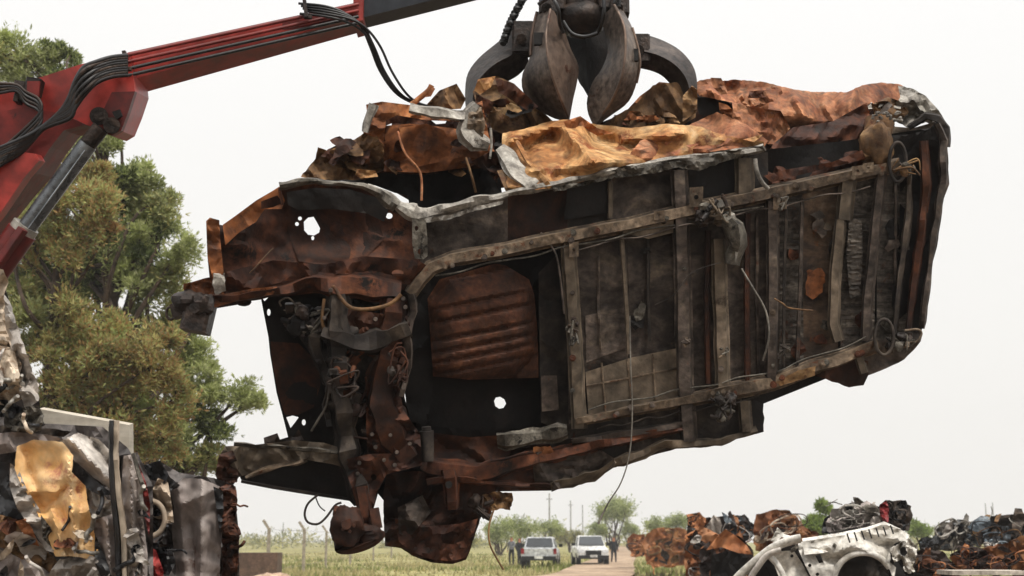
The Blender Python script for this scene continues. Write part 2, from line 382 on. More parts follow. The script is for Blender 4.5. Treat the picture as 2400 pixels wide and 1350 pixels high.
# floor pans, bay by bay
def corr(amp, per, sl=.12, ph=0):
    return lambda x, y: amp * math.sin((y + sl * x) / per * 2 * math.pi + ph + noise.noise(Vector((x / 60, y / 90, ph))) * 1.5) * (.55 + .45 * noise.noise(Vector((x / 50, y / 40, ph + 5))))
bays = [(1325, 1470, M_soot2, .003, 22), (1470, 1600, M_soot2, .004, 16), (1600, 1700, M_soot2, .0, 20), (1700, 1812, M_soot2, .002, 26),
        (1812, 1880, M_streak, .007, 13), (1880, 1970, M_streakr, .005, 15), (1970, 2055, M_streak, .008, 12), (2055, 2135, M_streak, .004, 15)]
for i, (a, b, m, amp, per) in enumerate(bays):
    lo = [(a, yL(a)), (b, yL(b))]
    poly = [(a, yU(a) - 4), (b, yU(b) - 4), (b - 6 if i > 4 else b + 4, yL(b)), (a + 8 if i < 3 else a, yL(a))]
    sheet('floor_pan', poly, W(.035 + .012 * (i % 3)), m, wreck, step=8 if amp > .004 else 12, thick=.01, cr=(.012, 120, i + 3), extra=corr(amp, per, .1 + .1 * (i % 2), i))
# upper strip (side of floor to the sill)
up = [(985, 1190, M_soot2), (1190, 1330, M_rdark2), (1330, 1432, M_soot), (1432, 1590, M_soot2), (1590, 1740, M_dark), (1740, 1800, M_soot)]
for i, (a, b, m) in enumerate(up):
    sheet('side_pan', [(a, ySill(a) + 4), (b, ySill(b) + 4), (b, yU(b) + 4), (a, yU(a) + 4 - (0 if a > 1000 else 10))], W(.03 + .02 * (i % 2)), m, wreck, thick=.01, cr=(.025, 90, 20 + i))
sheet('side_pan', [(1330, 440), (1340, 425), (1425, 412), (1425, 500), (1322, 515)], W(.0), M_dark, wreck, cr=(.01, 90, 3))
# lower strip
lo = [(1290, 1470, M_soot), (1470, 1600, M_soot2), (1600, 1740, M_soot), (1740, 1790, M_dark)]
for i, (a, b, m) in enumerate(lo):
    sheet('side_pan', [(a, yL(a)), (b, yL(b)), (b, yBot(b)), (a, yBot(a))], W(.03 + .02 * (i % 2)), m, wreck, thick=.01, cr=(.03, 70, 30 + i), jag=2)
sheet('side_pan', [(1600, 925), (1810, 890), (1792, 930), (1776, 985), (1600, 1000)], W(.06), M_dark, wreck)
# tan lower pan with seams
seams = MB()
pan = sheet('step_pan', [(1372, 872), (1480, 838), (1592, 815), (1594, 942), (1500, 957), (1380, 978)], W(-.005), M_tan2, wreck, thick=.03, cr=(.006, 100, 8))
for pts in ([(1374, 905), (1480, 885), (1590, 862)], [(1410, 850), (1420, 972)], [(1470, 842), (1482, 960)], [(1530, 830), (1538, 952)]):
    beam_mb(seams, pts, 4, W(-.005), h=.006, base=-.002)
seams.build('seam', M_tan, pan)
sheet('step_pan', [(1372, 740), (1465, 720), (1468, 815), (1374, 850)], W(.02), M_soot2, wreck, thick=.02, cr=(.01, 60, 18))
# frame rails
beam('frame_rail', [(962, 690), (985, 655), (1010, 628), (1060, 606), (1170, 588), (1300, 560), (1480, 525), (1620, 492), (1760, 463), (1900, 432), (2110, 386)],
     [26, 28, 30, 30, 30, 30, 30, 32, 30, 30, 28], W(), M_tan, wreck, h=.09, dent=.05, seed=3)
beam('frame_rail', [(1350, 988), (1480, 963), (1600, 940), (1700, 920), (1812, 896), (1900, 862), (1960, 845), (2060, 806)], [20, 20, 24, 34, 34, 32, 32, 30], W(), M_tan, wreck, h=.09, dent=.07, seed=5)
beam('lower_rail', [(1000, 1095), (1120, 1110), (1250, 1075), (1400, 1042), (1600, 1000)], [40, 44, 30, 24, 18], W(.0), M_rdark, wreck, h=.07, dent=.2, seed=6)
beam('lower_rail', [(1340, 1035), (1480, 1015), (1600, 995)], [14, 18, 16], W(-.02), M_soot2, wreck, h=.05, dent=.2, seed=7)
beam('sill_lip', [(1290, 1140), (1390, 1118), (1440, 1085), (1560, 1042), (1690, 1036), (1774, 1004)], [20, 22, 18, 16, 16, 14], W(-.01), M_tan2, wreck, h=.04, dent=.5, seed=8)
# cross members
cm = [([(1332, 565), (1340, 700), (1350, 850), (1358, 1005)], 30, M_tan2, .07), ([(1592, 398), (1596, 500), (1602, 700), (1604, 900), (1616, 1035)], 34, M_soot2, .08),
      ([(1684, 560), (1688, 700), (1696, 940)], 30, M_tan2, .06), ([(1810, 470), (1812, 700), (1808, 895)], 26, M_soot2, .08),
      ([(1990, 405), (1982, 470), (1978, 515)], 34, M_tan2, .07), ([(1970, 515), (1958, 640), (1954, 760), (1966, 800)], 24, M_tan2, .07),
      ([(2066, 400), (2050, 560), (2032, 720), (2030, 800)], 22, M_soot2, .07), ([(1744, 370), (1746, 462)], 38, M_tan2, .06),
      ([(1430, 425), (1430, 512)], 10, M_tan2, .03), ([(1456, 545), (1466, 680), (1474, 830)], 9, M_tan2, .02),
      ([(1880, 465), (1876, 650), (1868, 862)], 8, M_soot2, .03), ([(1744, 940), (1750, 1012)], 26, M_tan2, .06),
      ([(1844, 470), (1838, 640), (1836, 860)], 6, M_soot, .03), ([(1660, 540), (1656, 700), (1660, 900)], 12, M_rdark2, .03),
      ([(1752, 500), (1750, 700), (1752, 900)], 12, M_rdark2, .03)]
for i, (p, wd, m, h) in enumerate(cm): beam('cross_member', p, wd, W(), m, wreck, h=h, dent=.06, seed=40 + i)
sheet('ribbed_insert', [(1990, 520), (2005, 512), (2020, 520), (2022, 600), (2016, 690), (1992, 700), (1984, 600)], W(-.02), M_streak, wreck, step=6, cr=(.004, 40, 2), extra=corr(.008, 9, .15, 2))
sheet('rust_patch', [(1890, 635), (1925, 628), (1935, 645), (1928, 685), (1905, 702), (1888, 690)], W(.018), M_rust, wreck, step=8, cr=(.006, 40, 2), jag=3, extra=corr(.004, 14, .1, 5))
sheet('side_pan', [(1470, 520), (1580, 498), (1578, 545), (1520, 560), (1460, 545)], W(-.05), M_tan2, wreck, cr=(.01, 30, 6), thick=.03, holes=[circ(1555, 520, 6), circ(1490, 530, 5), circ(1520, 524, 9, 6)])
# brackets with holes on rails
for (x, y, a, b) in ((1632, 462, 16, 22), (1828, 470, 16, 20), (2010, 400, 13, 10), (2035, 393, 13, 10), (1545, 505, 12, 9), (1345, 585, 11, 16)):
    sheet('bracket', [(x - a, y - b), (x + a, y - b - 3), (x + a, y + b), (x - a, y + b + 2)], W(-.10), M_tan, wreck, step=9, thick=.02, cr=(.004, 20, 3), holes=[circ(x, y, min(a, b) * .34)])
# rear end panel (right edge)
sheet('rear_panel', [(2110, 385), (2150, 330), (2195, 285), (2216, 300), (2220, 345), (2214, 430), (2192, 560), (2170, 760), (2158, 775), (2100, 790), (2090, 700), (2108, 560)], W(.03), M_dark, wreck, thick=.03, cr=(.05, 80, 9))
beam('rear_cross_member', [(2196, 290), (2212, 330), (2210, 430), (2188, 560), (2172, 680), (2160, 770)], [16, 18, 18, 16, 14, 12], W(.0), M_soot2, wreck, h=.05, dent=.3, seed=81)
beam('rear_cross_member', [(2165, 330), (2172, 430), (2150, 600), (2130, 770)], [16, 20, 18, 14], W(.0), M_rdark2, wreck, h=.06, dent=.3, seed=82)
beam('rear_cross_member', [(2132, 380), (2128, 520), (2108, 660), (2096, 790)], [10, 14, 12, 10], W(.0), M_soot, wreck, h=.05, dent=.3, seed=83)
sheet('rear_corner_panel', [(2030, 800), (2060, 800), (2100, 780), (2160, 770), (2158, 800), (2140, 822), (2120, 842), (2035, 880), (1995, 862)], W(.03), M_soot2, wreck, thick=.06, cr=(.04, 40, 12), jag=3)
sheet('wheel_arch_flap', [(1918, 872), (1960, 850), (2010, 838), (2034, 846), (2036, 878), (2024, 903), (1990, 908), (1950, 895), (1912, 882)], W(.0), M_rdark2, wreck, thick=.05, cr=(.05, 60, 4), jag=2)
beam('bracket', [(2014, 838), (2026, 875)], 20, W(-.03), M_tan2, wreck, h=.03)
sheet('rust_patch', [(1818, 895), (1870, 868), (1912, 858), (1910, 880), (1830, 905)], W(-.10), M_rbrn, wreck, step=8, cr=(.012, 25, 5), jag=2)
# mechanical clusters on the rails
def cluster(name, x, y, rx, ry, n, seed, mats, d0=-.1, rods=3):
    r = random.Random(seed); mb = MB(); s = 8 / F
    for k in range(n):
        cx = x + r.uniform(-1, 1) * rx * .7; cy = y + r.uniform(-1, 1) * ry * .7; d = W(d0 - r.uniform(0, .1))(cx, cy)
        t = r.random(); q = r.uniform(.25, .5) * min(rx, ry) * s; c = P(cx, cy, d); mi = r.randrange(len(mats))
        if t < .35: mb.lump(c, (q, q * r.uniform(.7, 1.3), q * r.uniform(.6, 1.2)), r.random() * 99, .5, 8, mi)
        elif t < .65:
            v = Vector((r.uniform(-1, 1), r.uniform(-.8, .2), r.uniform(-1, 1))).normalized(); mb.cyl(c - v * q, c + v * q, q * .5, q * .45, 10, mi); mb.cyl(c + v * q, c + v * q * 1.4, q * .25, q * .25, 8, mi)
        else: mb.bbox(c, (q * 1.1, q * .8, q * r.uniform(1, 2)), Matrix.Rotation(r.uniform(-1, 1), 3, 'Y') @ Matrix.Rotation(r.uniform(-.6, .6), 3, 'X'), .2, mi)
    o = mb.build(name, mats, wreck, ang=.7)
    for k in range(rods):
        pts = [(x + r.uniform(-1, 1) * rx, y + r.uniform(-1, 1) * ry, W(d0 - .1)(x, y) + r.uniform(-.04, .04)) for _ in range(4)]
        wire('pipe', pts, r.uniform(.004, .008), mats[-1], o)
    return o
cluster('spring_hanger', 1676, 495, 46, 34, 16, 5, [M_cast, M_ashd, M_tan2])
sp1 = MB(); beam_mb(sp1, [(1700, 500), (1718, 530), (1724, 575), (1716, 620)], [24, 40, 38, 30], W(-.09), h=.1, dent=.5, seed=8, prof=[(-.5, 0), (-.45, .5), (-.2, 1), (.2, 1), (.42, .5), (.5, 0)]); sp1.build('leaf_spring', M_ashd, wreck, ang=.6)
sheet('shackle', [(1712, 495), (1722, 500), (1733, 540), (1732, 585), (1724, 615), (1722, 570), (1716, 530)], W(-.2), M_ash, wreck, step=8, thick=.01, cr=(.01, 20, 3))
cluster('spring_hanger', 1690, 960, 34, 34, 14, 15, [M_cast, M_ashd, M_soot])
cluster('bracket_cluster', 2125, 390, 34, 22, 10, 25, [M_soot2, M_ashd, M_rbrn], -.06)
cluster('bracket_cluster', 2108, 800, 38, 26, 14, 35, [M_cast, M_tan, M_ashd], -.06, 2)
for (x, y, rx, ry) in ((2104, 380, 20, 46), (2072, 790, 22, 42)):
    mb = MB(); pts = [P(x + math.cos(a) * rx, y + math.sin(a) * ry, W(-.12)(x, y)) for a in [i * math.pi / 8 for i in range(17)]]
    mb.tube(pts, .012, 6, sub=2); mb.build('exhaust_hanger', M_soot, wreck, ang=1.2)
wire('pipe', [(2120, 775, 8.6), (2150, 772, 8.6), (2160, 782, 8.6), (2150, 800, 8.6), (2135, 802, 8.65)], .008, M_tan, wreck)
wire('pipe', [(1815, 700, 8.3), (1835, 712, 8.28), (1850, 722, 8.3), (1905, 728, 8.35)], .006, M_rbrn, wreck)
# bright crumpled sill edge
def sill_prof(): return [(-.5, 0), (-.42, .6), (-.1, 1), (.25, .75), (.5, .2), (.45, -.3), (-.3, -.4)]
beam('sill_edge', [(860, 436), (900, 455), (935, 482), (975, 503), (1040, 492), (1120, 472), (1200, 452), (1300, 436), (1430, 402), (1500, 388), (1580, 374), (1680, 366), (1790, 346)],
     [14, 20, 28, 34, 26, 22, 18, 20, 18, 20, 20, 18, 16], W(-.03), M_ash, wreck, h=.05, prof=sill_prof(), dent=.4, seed=14, step=9)
sheet('torn_sill_lip', [(1290, 438), (1400, 420), (1450, 392), (1550, 380), (1640, 372), (1700, 355), (1790, 340), (1796, 354), (1700, 378), (1640, 400), (1590, 392), (1540, 404), (1490, 412), (1440, 415), (1380, 432), (1300, 450)], W(-.085), M_ashd, wreck, step=8, thick=.012, cr=(.05, 28, 7), jag=2)
sheet('torn_sill_lip', [(985, 512), (1060, 502), (1120, 482), (1180, 470), (1178, 478), (1110, 495), (1050, 515), (1000, 522)], W(-.08), M_ash, wreck, step=7, thick=.01, cr=(.03, 24, 8), jag=1)
br = sheet('mount_bracket', [(966, 510), (998, 516), (1002, 560), (1002, 600), (992, 608), (972, 606), (966, 570)], W(-.1), M_ashd, wreck, step=7, thick=.04, cr=(.01, 20, 8), holes=[circ(986, 590, 7), circ(976, 535, 4, 6)])
# ---- front wing / wheel housing (left)
def lipdepth(x, y):        # pocket of the wheel arch sinks away under the lip
    k = max(0, 1 - ((x - 790) / 210) ** 2) * max(0, 1 - ((y - 520) / 120) ** 2); return W(.06)(x, y) + .35 * k ** .7
wing = [(484, 520), (522, 528), (600, 470), (655, 438), (700, 428), (740, 425), (820, 430), (880, 446), (935, 480), (985, 512), (990, 605), (1010, 622), (975, 650), (950, 680), (900, 678), (850, 672), (790, 655), (765, 664), (690, 672), (640, 690), (560, 702), (505, 712), (495, 690), (486, 600)]
hl = [(712, 520), (722, 510), (735, 508), (742, 520), (750, 535), (748, 545), (736, 552), (722, 550), (713, 540)]
sheet('wheel_housing', wing, lipdepth, M_rdark, wreck, holes=[hl, circ(703, 512, 4.5), circ(696, 525, 4.5), circ(733, 558, 3.5, 5), circ(912, 506, 8, 7)], step=11, thick=.012, cr=(.05, 130, 17))
sheet('wing_panel', [(522, 527), (600, 472), (655, 437), (668, 470), (660, 490), (620, 490), (600, 520), (560, 545), (528, 575)], W(-.01), M_rust, wreck, step=9, thick=.01, cr=(.03, 60, 21), holes=[[(612, 472), (650, 458), (662, 475), (640, 486), (612, 490)]])
sheet('wheel_housing_shade', [(672, 450), (740, 440), (820, 444), (880, 462), (912, 490), (900, 520), (860, 500), (780, 490), (700, 492), (675, 480)], W(.16), M_dark, wreck, cr=(.02, 50, 2))  # black sheet that paints the shade under the arch lip
sheet('wheel_housing_shade', [(676, 470), (740, 462), (820, 466), (880, 490), (900, 560), (860, 600), (760, 622), (700, 612), (680, 560), (670, 510)], lambda x, y: lipdepth(x, y) - .02, M_rdark2, wreck, cr=(.012, 50, 2), holes=[[(709 + (a - 709) * 1.02, b) for a, b in hl], circ(703, 512, 5.5), circ(696, 525, 5.5), circ(733, 558, 4.5, 6)])  # darker sheet over the housing: shade of the pocket put into colour
sheet('front_flange', [(483, 518), (492, 510), (514, 516), (516, 560), (522, 620), (528, 668), (526, 690), (502, 694), (498, 650), (486, 600)], W(-.06), M_rust, wreck, step=8, thick=.03, cr=(.03, 40, 3))
sheet('front_flange', [(500, 640), (527, 640), (529, 682), (506, 694), (498, 668)], W(-.085), M_ash, wreck, step=8, thick=.01, cr=(.02, 25, 5), jag=2)
beam('arch_lip', [(655, 436), (700, 427), (745, 425), (800, 430), (850, 438), (890, 455), (930, 484)], [22, 16, 12, 12, 16, 24, 30], W(-.06), M_ashd, wreck, h=.06, prof=sill_prof(), dent=.4, seed=61, step=8)
beam('wing_rib', [(655, 440), (662, 480)], 6, W(-.03), M_rdark, wreck, h=.03)
beam('chassis_leg', [(500, 702), (560, 698), (640, 684), (720, 668), (800, 665), (880, 672), (940, 676)], [22, 16, 20, 34, 52, 60, 46], W(-.02), M_rdark, wreck, h=.09, dent=.25, seed=62)
sheet('wing_panel', [(520, 640), (640, 610), (760, 620), (850, 600), (980, 610), (1000, 622), (960, 668), (900, 655), (780, 640), (690, 655), (600, 675), (530, 688)], W(-.03), M_rdark, wreck, step=10, cr=(.06, 60, 31), holes=[circ(932, 640, 14, 8), circ(1270, 1, 1)][:1])
sheet('wing_panel', [(495, 695), (530, 688), (600, 675), (650, 672), (640, 690), (560, 704), (520, 716), (500, 722)], W(-.1), M_rust, wreck, step=8, cr=(.02, 40, 32))
sheet('front_tongue', [(430, 664), (470, 655), (496, 650), (502, 690), (470, 702), (440, 690), (432, 684)], W(-.03), M_rust, wreck, step=8, thick=.04, cr=(.04, 30, 6), jag=2)
sheet('front_tongue', [(488, 700), (540, 706), (602, 690), (570, 712), (500, 724)], W(.0), M_rdark, wreck, step=8, thick=.04, cr=(.02, 30, 6))
wire('scratch_wire', [(585, 640, 7.2), (600, 625, 7.2), (622, 600, 7.25), (640, 582, 7.3)], .004, M_rbrn, wreck)
tb = MB(); tb.bbox(P(466, 740, 7.2), (.15, .16, .19), Matrix.Rotation(.18, 3, 'Y'), .25); tb.lump(P(445, 708, 7.2), (.1, .09, .07), 3, .4); tb.lump(P(478, 712, 7.15), (.06, .06, .06), 8, .5)
tb.cyl(P(455, 722, 7.1), P(455, 722, 7.05), .03); tb.bbox(P(418, 728, 7.25), (.07, .08, .08), Matrix.Rotation(-.3, 3, 'Y'), .3)
bo = tb.build('tow_mount', M_cast, wreck, ang=.6)
mb = MB(); mb.tube([P(400 + math.cos(a) * 10, 734 + math.sin(a) * 15, 7.25) for a in [i * math.pi / 5 for i in range(11)]], .008, 6, sub=2); mb.build('tow_ring', M_cast, bo, ang=1.2)
mb = MB(); mb.lump(P(571, 708, 7.4), (.045, .05, .024), 2, .1); mb.cyl(P(571, 690, 7.42), P(571, 706, 7.42), .02); mb.build('rubber_stop', M_dark, wreck)
# ---- front panel / bonnet underside
fp = [(612, 702), (650, 690), (700, 684), (780, 680), (810, 900), (815, 1060), (730, 1056), (678, 1036), (664, 980), (648, 920), (633, 830), (629, 790)]
sheet('front_panel', fp, W(.16), M_dark, wreck, step=11, cr=(.03, 90, 5), holes=[[(615, 698), (628, 690), (632, 694), (620, 706)], circ(630, 732, 4, 8), [(671, 978), (686, 974), (700, 978), (690, 992), (681, 1003)], circ(712, 990, 4.5, 7)])
sheet('front_panel_skin', [(634, 800), (700, 805), (745, 850), (752, 900), (735, 955), (700, 972), (668, 972), (650, 915), (637, 840)], W(.14), M_rdark2, wreck, step=12, cr=(.02, 100, 6))
# ---- front crossmember
cmn = [(766, 664), (830, 690), (900, 700), (955, 688), (972, 720), (966, 760), (955, 850), (948, 930), (962, 985), (988, 1020), (990, 1080), (905, 1112), (888, 1150), (872, 1205), (850, 1228), (836, 1180), (805, 1085), (782, 1030), (770, 950), (742, 850), (700, 790), (720, 740), (760, 735)]
sheet('front_subframe', cmn, W(.0), M_soot, wreck, step=10, thick=.08, cr=(.12, 70, 11), ang=.6)
sheet('subframe_bracket', [(860, 900), (905, 870), (930, 880), (945, 960), (985, 1020), (988, 1085), (905, 1108), (862, 1080), (858, 1000)], W(-.1), M_rdark, wreck, step=9, thick=.03, cr=(.07, 50, 41), holes=[circ(922, 972, 6, 10), circ(870, 1060, 4)])
sheet('subframe_bracket', [(800, 1080), (860, 1065), (985, 1060), (990, 1090), (905, 1112), (882, 1155), (872, 1210), (852, 1230), (836, 1170)], W(-.14), M_rdark, wreck, step=9, thick=.03, cr=(.05, 50, 42), holes=[circ(876, 1118, 7), circ(852, 1142, 9), circ(845, 1168, 5)])
sheet('subframe_bracket', [(752, 735), (800, 722), (890, 735), (960, 740), (962, 775), (900, 782), (820, 790), (760, 770)], W(-.1), M_rdark2, wreck, step=9, thick=.03, cr=(.05, 40, 43))
cluster('steering_gear', 860, 810, 60, 50, 9, 55, [M_soot, M_soot2, M_rdark2], -.04, 2)
cluster('steering_gear', 840, 960, 40, 80, 8, 56, [M_soot, M_rdark2, M_rdark2], -.03, 2)
beam('subframe_arm', [(792, 690), (800, 760), (790, 850), (806, 950), (812, 1040), (830, 1120), (850, 1180)], [44, 52, 44, 40, 48, 54, 40], W(-.06), M_soot, wreck, h=.09, dent=.35, seed=171)
beam('subframe_arm', [(925, 700), (918, 780), (905, 860), (900, 950), (918, 1030), (960, 1080)], [52, 60, 58, 66, 78, 54], W(-.05), M_rdark2, wreck, h=.10, dent=.35, seed=172)
beam('subframe_crossbar', [(755, 775), (830, 800), (900, 795), (960, 770)], [30, 40, 44, 34], W(-.10), M_soot, wreck, h=.08, dent=.35, seed=173)
cluster('engine_mount', 735, 760, 50, 50, 18, 57, [M_cast, M_dark, M_ashd], .02, 4)
beam('control_arm', [(770, 740), (735, 790), (752, 850), (775, 905), (765, 950), (770, 1000)], [20, 30, 26, 18, 16, 14], W(-.03), M_soot, wreck, h=.06, dent=.4, seed=70)
beam('control_arm', [(962, 690), (968, 730), (952, 790), (958, 860), (940, 930)], [18, 16, 18, 14, 12], W(-.06), M_soot2, wreck, h=.06, dent=.4, seed=71)
wire('stabiliser_bar', [(775, 690, 7.4), (782, 672, 7.4), (800, 700, 7.38), (825, 722, 7.38), (870, 724, 7.4), (915, 712, 7.42), (940, 690, 7.42)], .012, M_rbrn, wreck)
wire('stabiliser_bar', [(760, 700, 7.4), (755, 750, 7.4), (765, 790, 7.42)], .01, M_rbrn, wreck)
wire('brake_pipe', [(772, 905, 7.5), (765, 950, 7.5), (745, 985, 7.52), (730, 1010, 7.55)], .007, M_ashd, wreck)
for (x, y) in ((872, 1018), (915, 1020), (930, 1060), (880, 1048), (900, 1078), (960, 1040), (842, 1085), (925, 1090), (838, 1110), (955, 775), (800, 772), (945, 700), (775, 680), (950, 720), (760, 745), (880, 748)):
    d = W(-.17)(x, y); bl = MB(); bl.cyl(P(x, y, d + .05), P(x, y, d), .014, .011, 8); bl.build('bolt', M_soot2, wreck)
# ---- cab floor recess with rust-brown ribbed pan
rec = [(955, 655), (1010, 622), (1170, 595), (1335, 560), (1350, 1000), (1290, 1030), (1150, 1020), (1000, 1010), (960, 985), (945, 900), (955, 800)]
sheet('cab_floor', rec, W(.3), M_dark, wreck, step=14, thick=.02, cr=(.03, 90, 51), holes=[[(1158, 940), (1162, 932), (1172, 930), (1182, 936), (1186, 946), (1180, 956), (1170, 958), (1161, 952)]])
def ribs(x, y):
    t = (y + .19 * (x - 1130)); h = 0
    for c in (704, 735, 778, 806, 830, 858):
        h += .034 * max(0, 1 - abs(t - c) / 8)
    u = (x - 1132) / 128; v = (t - 770) / 128; q = max(abs(u), abs(v), (abs(u) + abs(v)) * .62)
    return h * max(0, 1 - q ** 8) - .16 * max(0, 1 - q ** 5)
sheet('ribbed_floor_pan', [(1002, 700), (1030, 655), (1160, 618), (1185, 622), (1240, 655), (1252, 690), (1260, 780), (1262, 885), (1100, 890), (1015, 882), (1008, 780)], W(.14), M_rustp, wreck, step=5, thick=.05, cr=(.008, 80, 52), extra=ribs)
mb = MB(); mb.lump(P(1085, 752, 8.02), (.09, .04, .07), 6, .3); mb.build('drain_dome', M_rustp, wreck)
sheet('cab_floor_side', [(960, 660), (1000, 690), (1010, 780), (1018, 885), (1000, 1000), (955, 985), (948, 900), (958, 780)], W(.17), M_dark, wreck, cr=(.03, 60, 4))
sheet('cab_floor_side', [(1262, 640), (1325, 575), (1350, 1000), (1300, 1005), (1268, 990)], W(.12), M_soot, wreck, cr=(.03, 60, 5), thick=.04)
sheet('cab_floor_side', [(1268, 880), (1305, 880), (1310, 960), (1270, 965)], W(.06), M_soot2, wreck, cr=(.01, 60, 5), thick=.04)
# lower front sill
sheet('engine_bay_panel', [(945, 960), (1010, 1000), (1150, 1010), (1350, 990), (1350, 1060), (1180, 1080), (1000, 1110), (900, 1115), (880, 1060), (930, 1010)], W(.24), M_dark, wreck, step=14, thick=.03, cr=(.04, 60, 9))
sheet('engine_bay_panel', [(700, 1040), (800, 1030), (900, 1080), (1000, 1090), (1160, 1120), (1165, 1170), (1000, 1180), (905, 1180), (880, 1150), (840, 1190), (800, 1160), (760, 1120)], W(.2), M_dark, wreck, step=14, thick=.03, cr=(.04, 60, 10))
sheet('lower_sill', [(985, 1010), (1100, 1025), (1170, 1020), (1290, 1000), (1345, 1005), (1350, 1040), (1420, 1040), (1440, 1095), (1390, 1128), (1290, 1150), (1150, 1152), (1060, 1135), (985, 1100)], W(.05), M_rdark2, wreck, step=11, thick=.05, cr=(.07, 90, 61))
sheet('lower_sill', [(1245, 1060), (1330, 1055), (1400, 1050), (1450, 1080), (1395, 1128), (1300, 1148), (1255, 1145)], W(-.01), M_soot2, wreck, step=10, thick=.03, cr=(.08, 60, 62), holes=[circ(1335, 1120, 8, 5)], jag=1)
beam('sill_tube', [(1165, 1035), (1220, 1030), (1270, 1020), (1330, 1012)], [30, 32, 36, 24], W(-.05), M_ashd, wreck, h=.07, dent=.5, seed=63)
sheet('rust_patch', [(1250, 1048), (1290, 1045), (1300, 1062), (1275, 1075), (1252, 1072)], W(-.05), M_rust, wreck, step=7, cr=(.02, 20, 4), jag=2)
beam('lower_rail', [(1000, 1130), (1060, 1122), (1160, 1132), (1290, 1140)], [12, 14, 12, 10], W(-.04), M_rdark, wreck, h=.04, dent=.5, seed=64)
mb = MB(); d = W(-.05)(985, 1060); mb.cyl(P(1000, 1010, d), P(1002, 1080, d), .045, .04, 12); mb.cyl(P(1000, 1012, d), P(999, 1000, d), .03); mb.build('damper_mount', M_soot, wreck)
# ---- lower front wing (grey arm at the bottom left)
sheet('lower_wing', [(505, 1112), (512, 1072), (528, 1046), (600, 1042), (690, 1032), (760, 1038), (800, 1050), (820, 1100), (780, 1088), (720, 1078), (660, 1085), (600, 1105), (560, 1118), (548, 1135), (512, 1135)], W(-.08), M_tan2, wreck, step=8, thick=.03, cr=(.06, 55, 71))
sheet('lower_wing_inner', [(560, 1112), (620, 1090), (700, 1070), (790, 1078), (840, 1110), (860, 1180), (790, 1165), (700, 1150), (620, 1138), (565, 1124)], W(.05), M_dark, wreck, step=12, thick=.15, cr=(.03, 70, 72))
sheet('lamp_bracket', [(504, 1112), (514, 1066), (545, 1055), (560, 1090), (556, 1130), (520, 1138)], W(-.13), M_rdark2, wreck, step=7, thick=.06, cr=(.05, 25, 73), holes=[circ(526, 1100, 5), circ(542, 1112, 4)])
beam('lower_wing_lip', [(548, 1042), (640, 1048), (700, 1052), (790, 1060)], [8, 8, 10, 8], W(-.12), M_ashd, wreck, h=.03, dent=.6, seed=73, step=8)
beam('lower_wing_lip', [(575, 1118), (660, 1090), (720, 1078)], [7, 9, 7], W(-.11), M_tan, wreck, h=.02, dent=.6, seed=74, step=8)
beam('lower_wing_lip', [(565, 1128), (640, 1142), (740, 1158), (830, 1172)], [6, 7, 7, 6], W(-.02), M_soot, wreck, h=.03)
sheet('front_tab', [(618, 1026), (650, 1015), (656, 1030), (690, 1020), (700, 1005), (712, 1030), (680, 1045), (620, 1045)], W(.0), M_cast, wreck, step=8, thick=.03, cr=(.02, 20, 4))
# ---- hanging hub and front pan at the bottom
hb = MB(); hb.lump(P(815, 1232, 7.5), (.10, .10, .11), 4, .35, 14); hb.lump(P(862, 1252, 7.58), (.09, .08, .06), 9, .4, 12); hb.lump(P(798, 1205, 7.6), (.05, .06, .05), 2, .4)
hb.cyl(P(838, 1258, 7.62), P(842, 1272, 7.6), .145, .15, 26); hb.cyl(P(838, 1272, 7.6), P(842, 1284, 7.6), .14, .09, 26); hb.bbox(P(880, 1215, 7.6), (.06, .05, .12), Matrix.Rotation(-.2, 3, 'Y'), .3)
for k in range(5): hb.cyl(P(815 + 14 * math.cos(k * 1.256), 1232 + 14 * math.sin(k * 1.256), 7.42), P(815 + 14 * math.cos(k * 1.256), 1232 + 14 * math.sin(k * 1.256), 7.38), .012, .01, 6)
hb.cyl(P(812, 1230, 7.44), P(812, 1230, 7.37), .03, .028, 14)
hb.build('wheel_hub', [M_rdark2], wreck, ang=.7)
beam('strut', [(846, 1140), (852, 1190), (856, 1235)], [34, 26, 22], W(-.2), M_rdark, wreck, h=.05, dent=.3, seed=75)
pan2 = [(898, 1160), (905, 1112), (960, 1105), (1030, 1105), (1090, 1110), (1160, 1140), (1165, 1165), (1130, 1205), (1118, 1240), (1105, 1280), (1092, 1312), (1060, 1322), (1010, 1318), (965, 1302), (940, 1285), (902, 1280), (900, 1230)]
sheet('front_valance', pan2, W(.02), M_rdark2, wreck, step=10, thick=.2, cr=(.12, 80, 76), holes=[[(1035, 1255), (1070, 1240), (1090, 1258), (1080, 1270), (1050, 1276), (1034, 1270)]][:0], jag=1)
sheet('front_valance_skin', [(925, 1215), (960, 1225), (1020, 1232), (1075, 1228), (1120, 1215), (1108, 1262), (1092, 1306), (1060, 1316), (1005, 1310), (960, 1290), (935, 1270)], W(-.07), M_rdark, wreck, step=9, thick=.02, cr=(.05, 45, 77), holes=[[(1032, 1255), (1060, 1245), (1088, 1250), (1086, 1266), (1060, 1276), (1036, 1272)]])
sheet('front_valance_skin', [(932, 1190), (990, 1160), (1010, 1200), (960, 1260), (935, 1250)], W(-.08), M_soot2, wreck, step=9, thick=.02, cr=(.07, 40, 78))
beam('valance_strut', [(1050, 1100), (1055, 1140), (1060, 1195)], [36, 30, 26], W(-.06), M_rdark, wreck, h=.07, dent=.3, seed=79)
mb = MB(); d = W(-.15)(1052, 1135); mb.cyl(P(1052, 1136, d), P(1052, 1136, d - .02), .022, .022, 10); mb.build('bolt', M_dark, wreck)
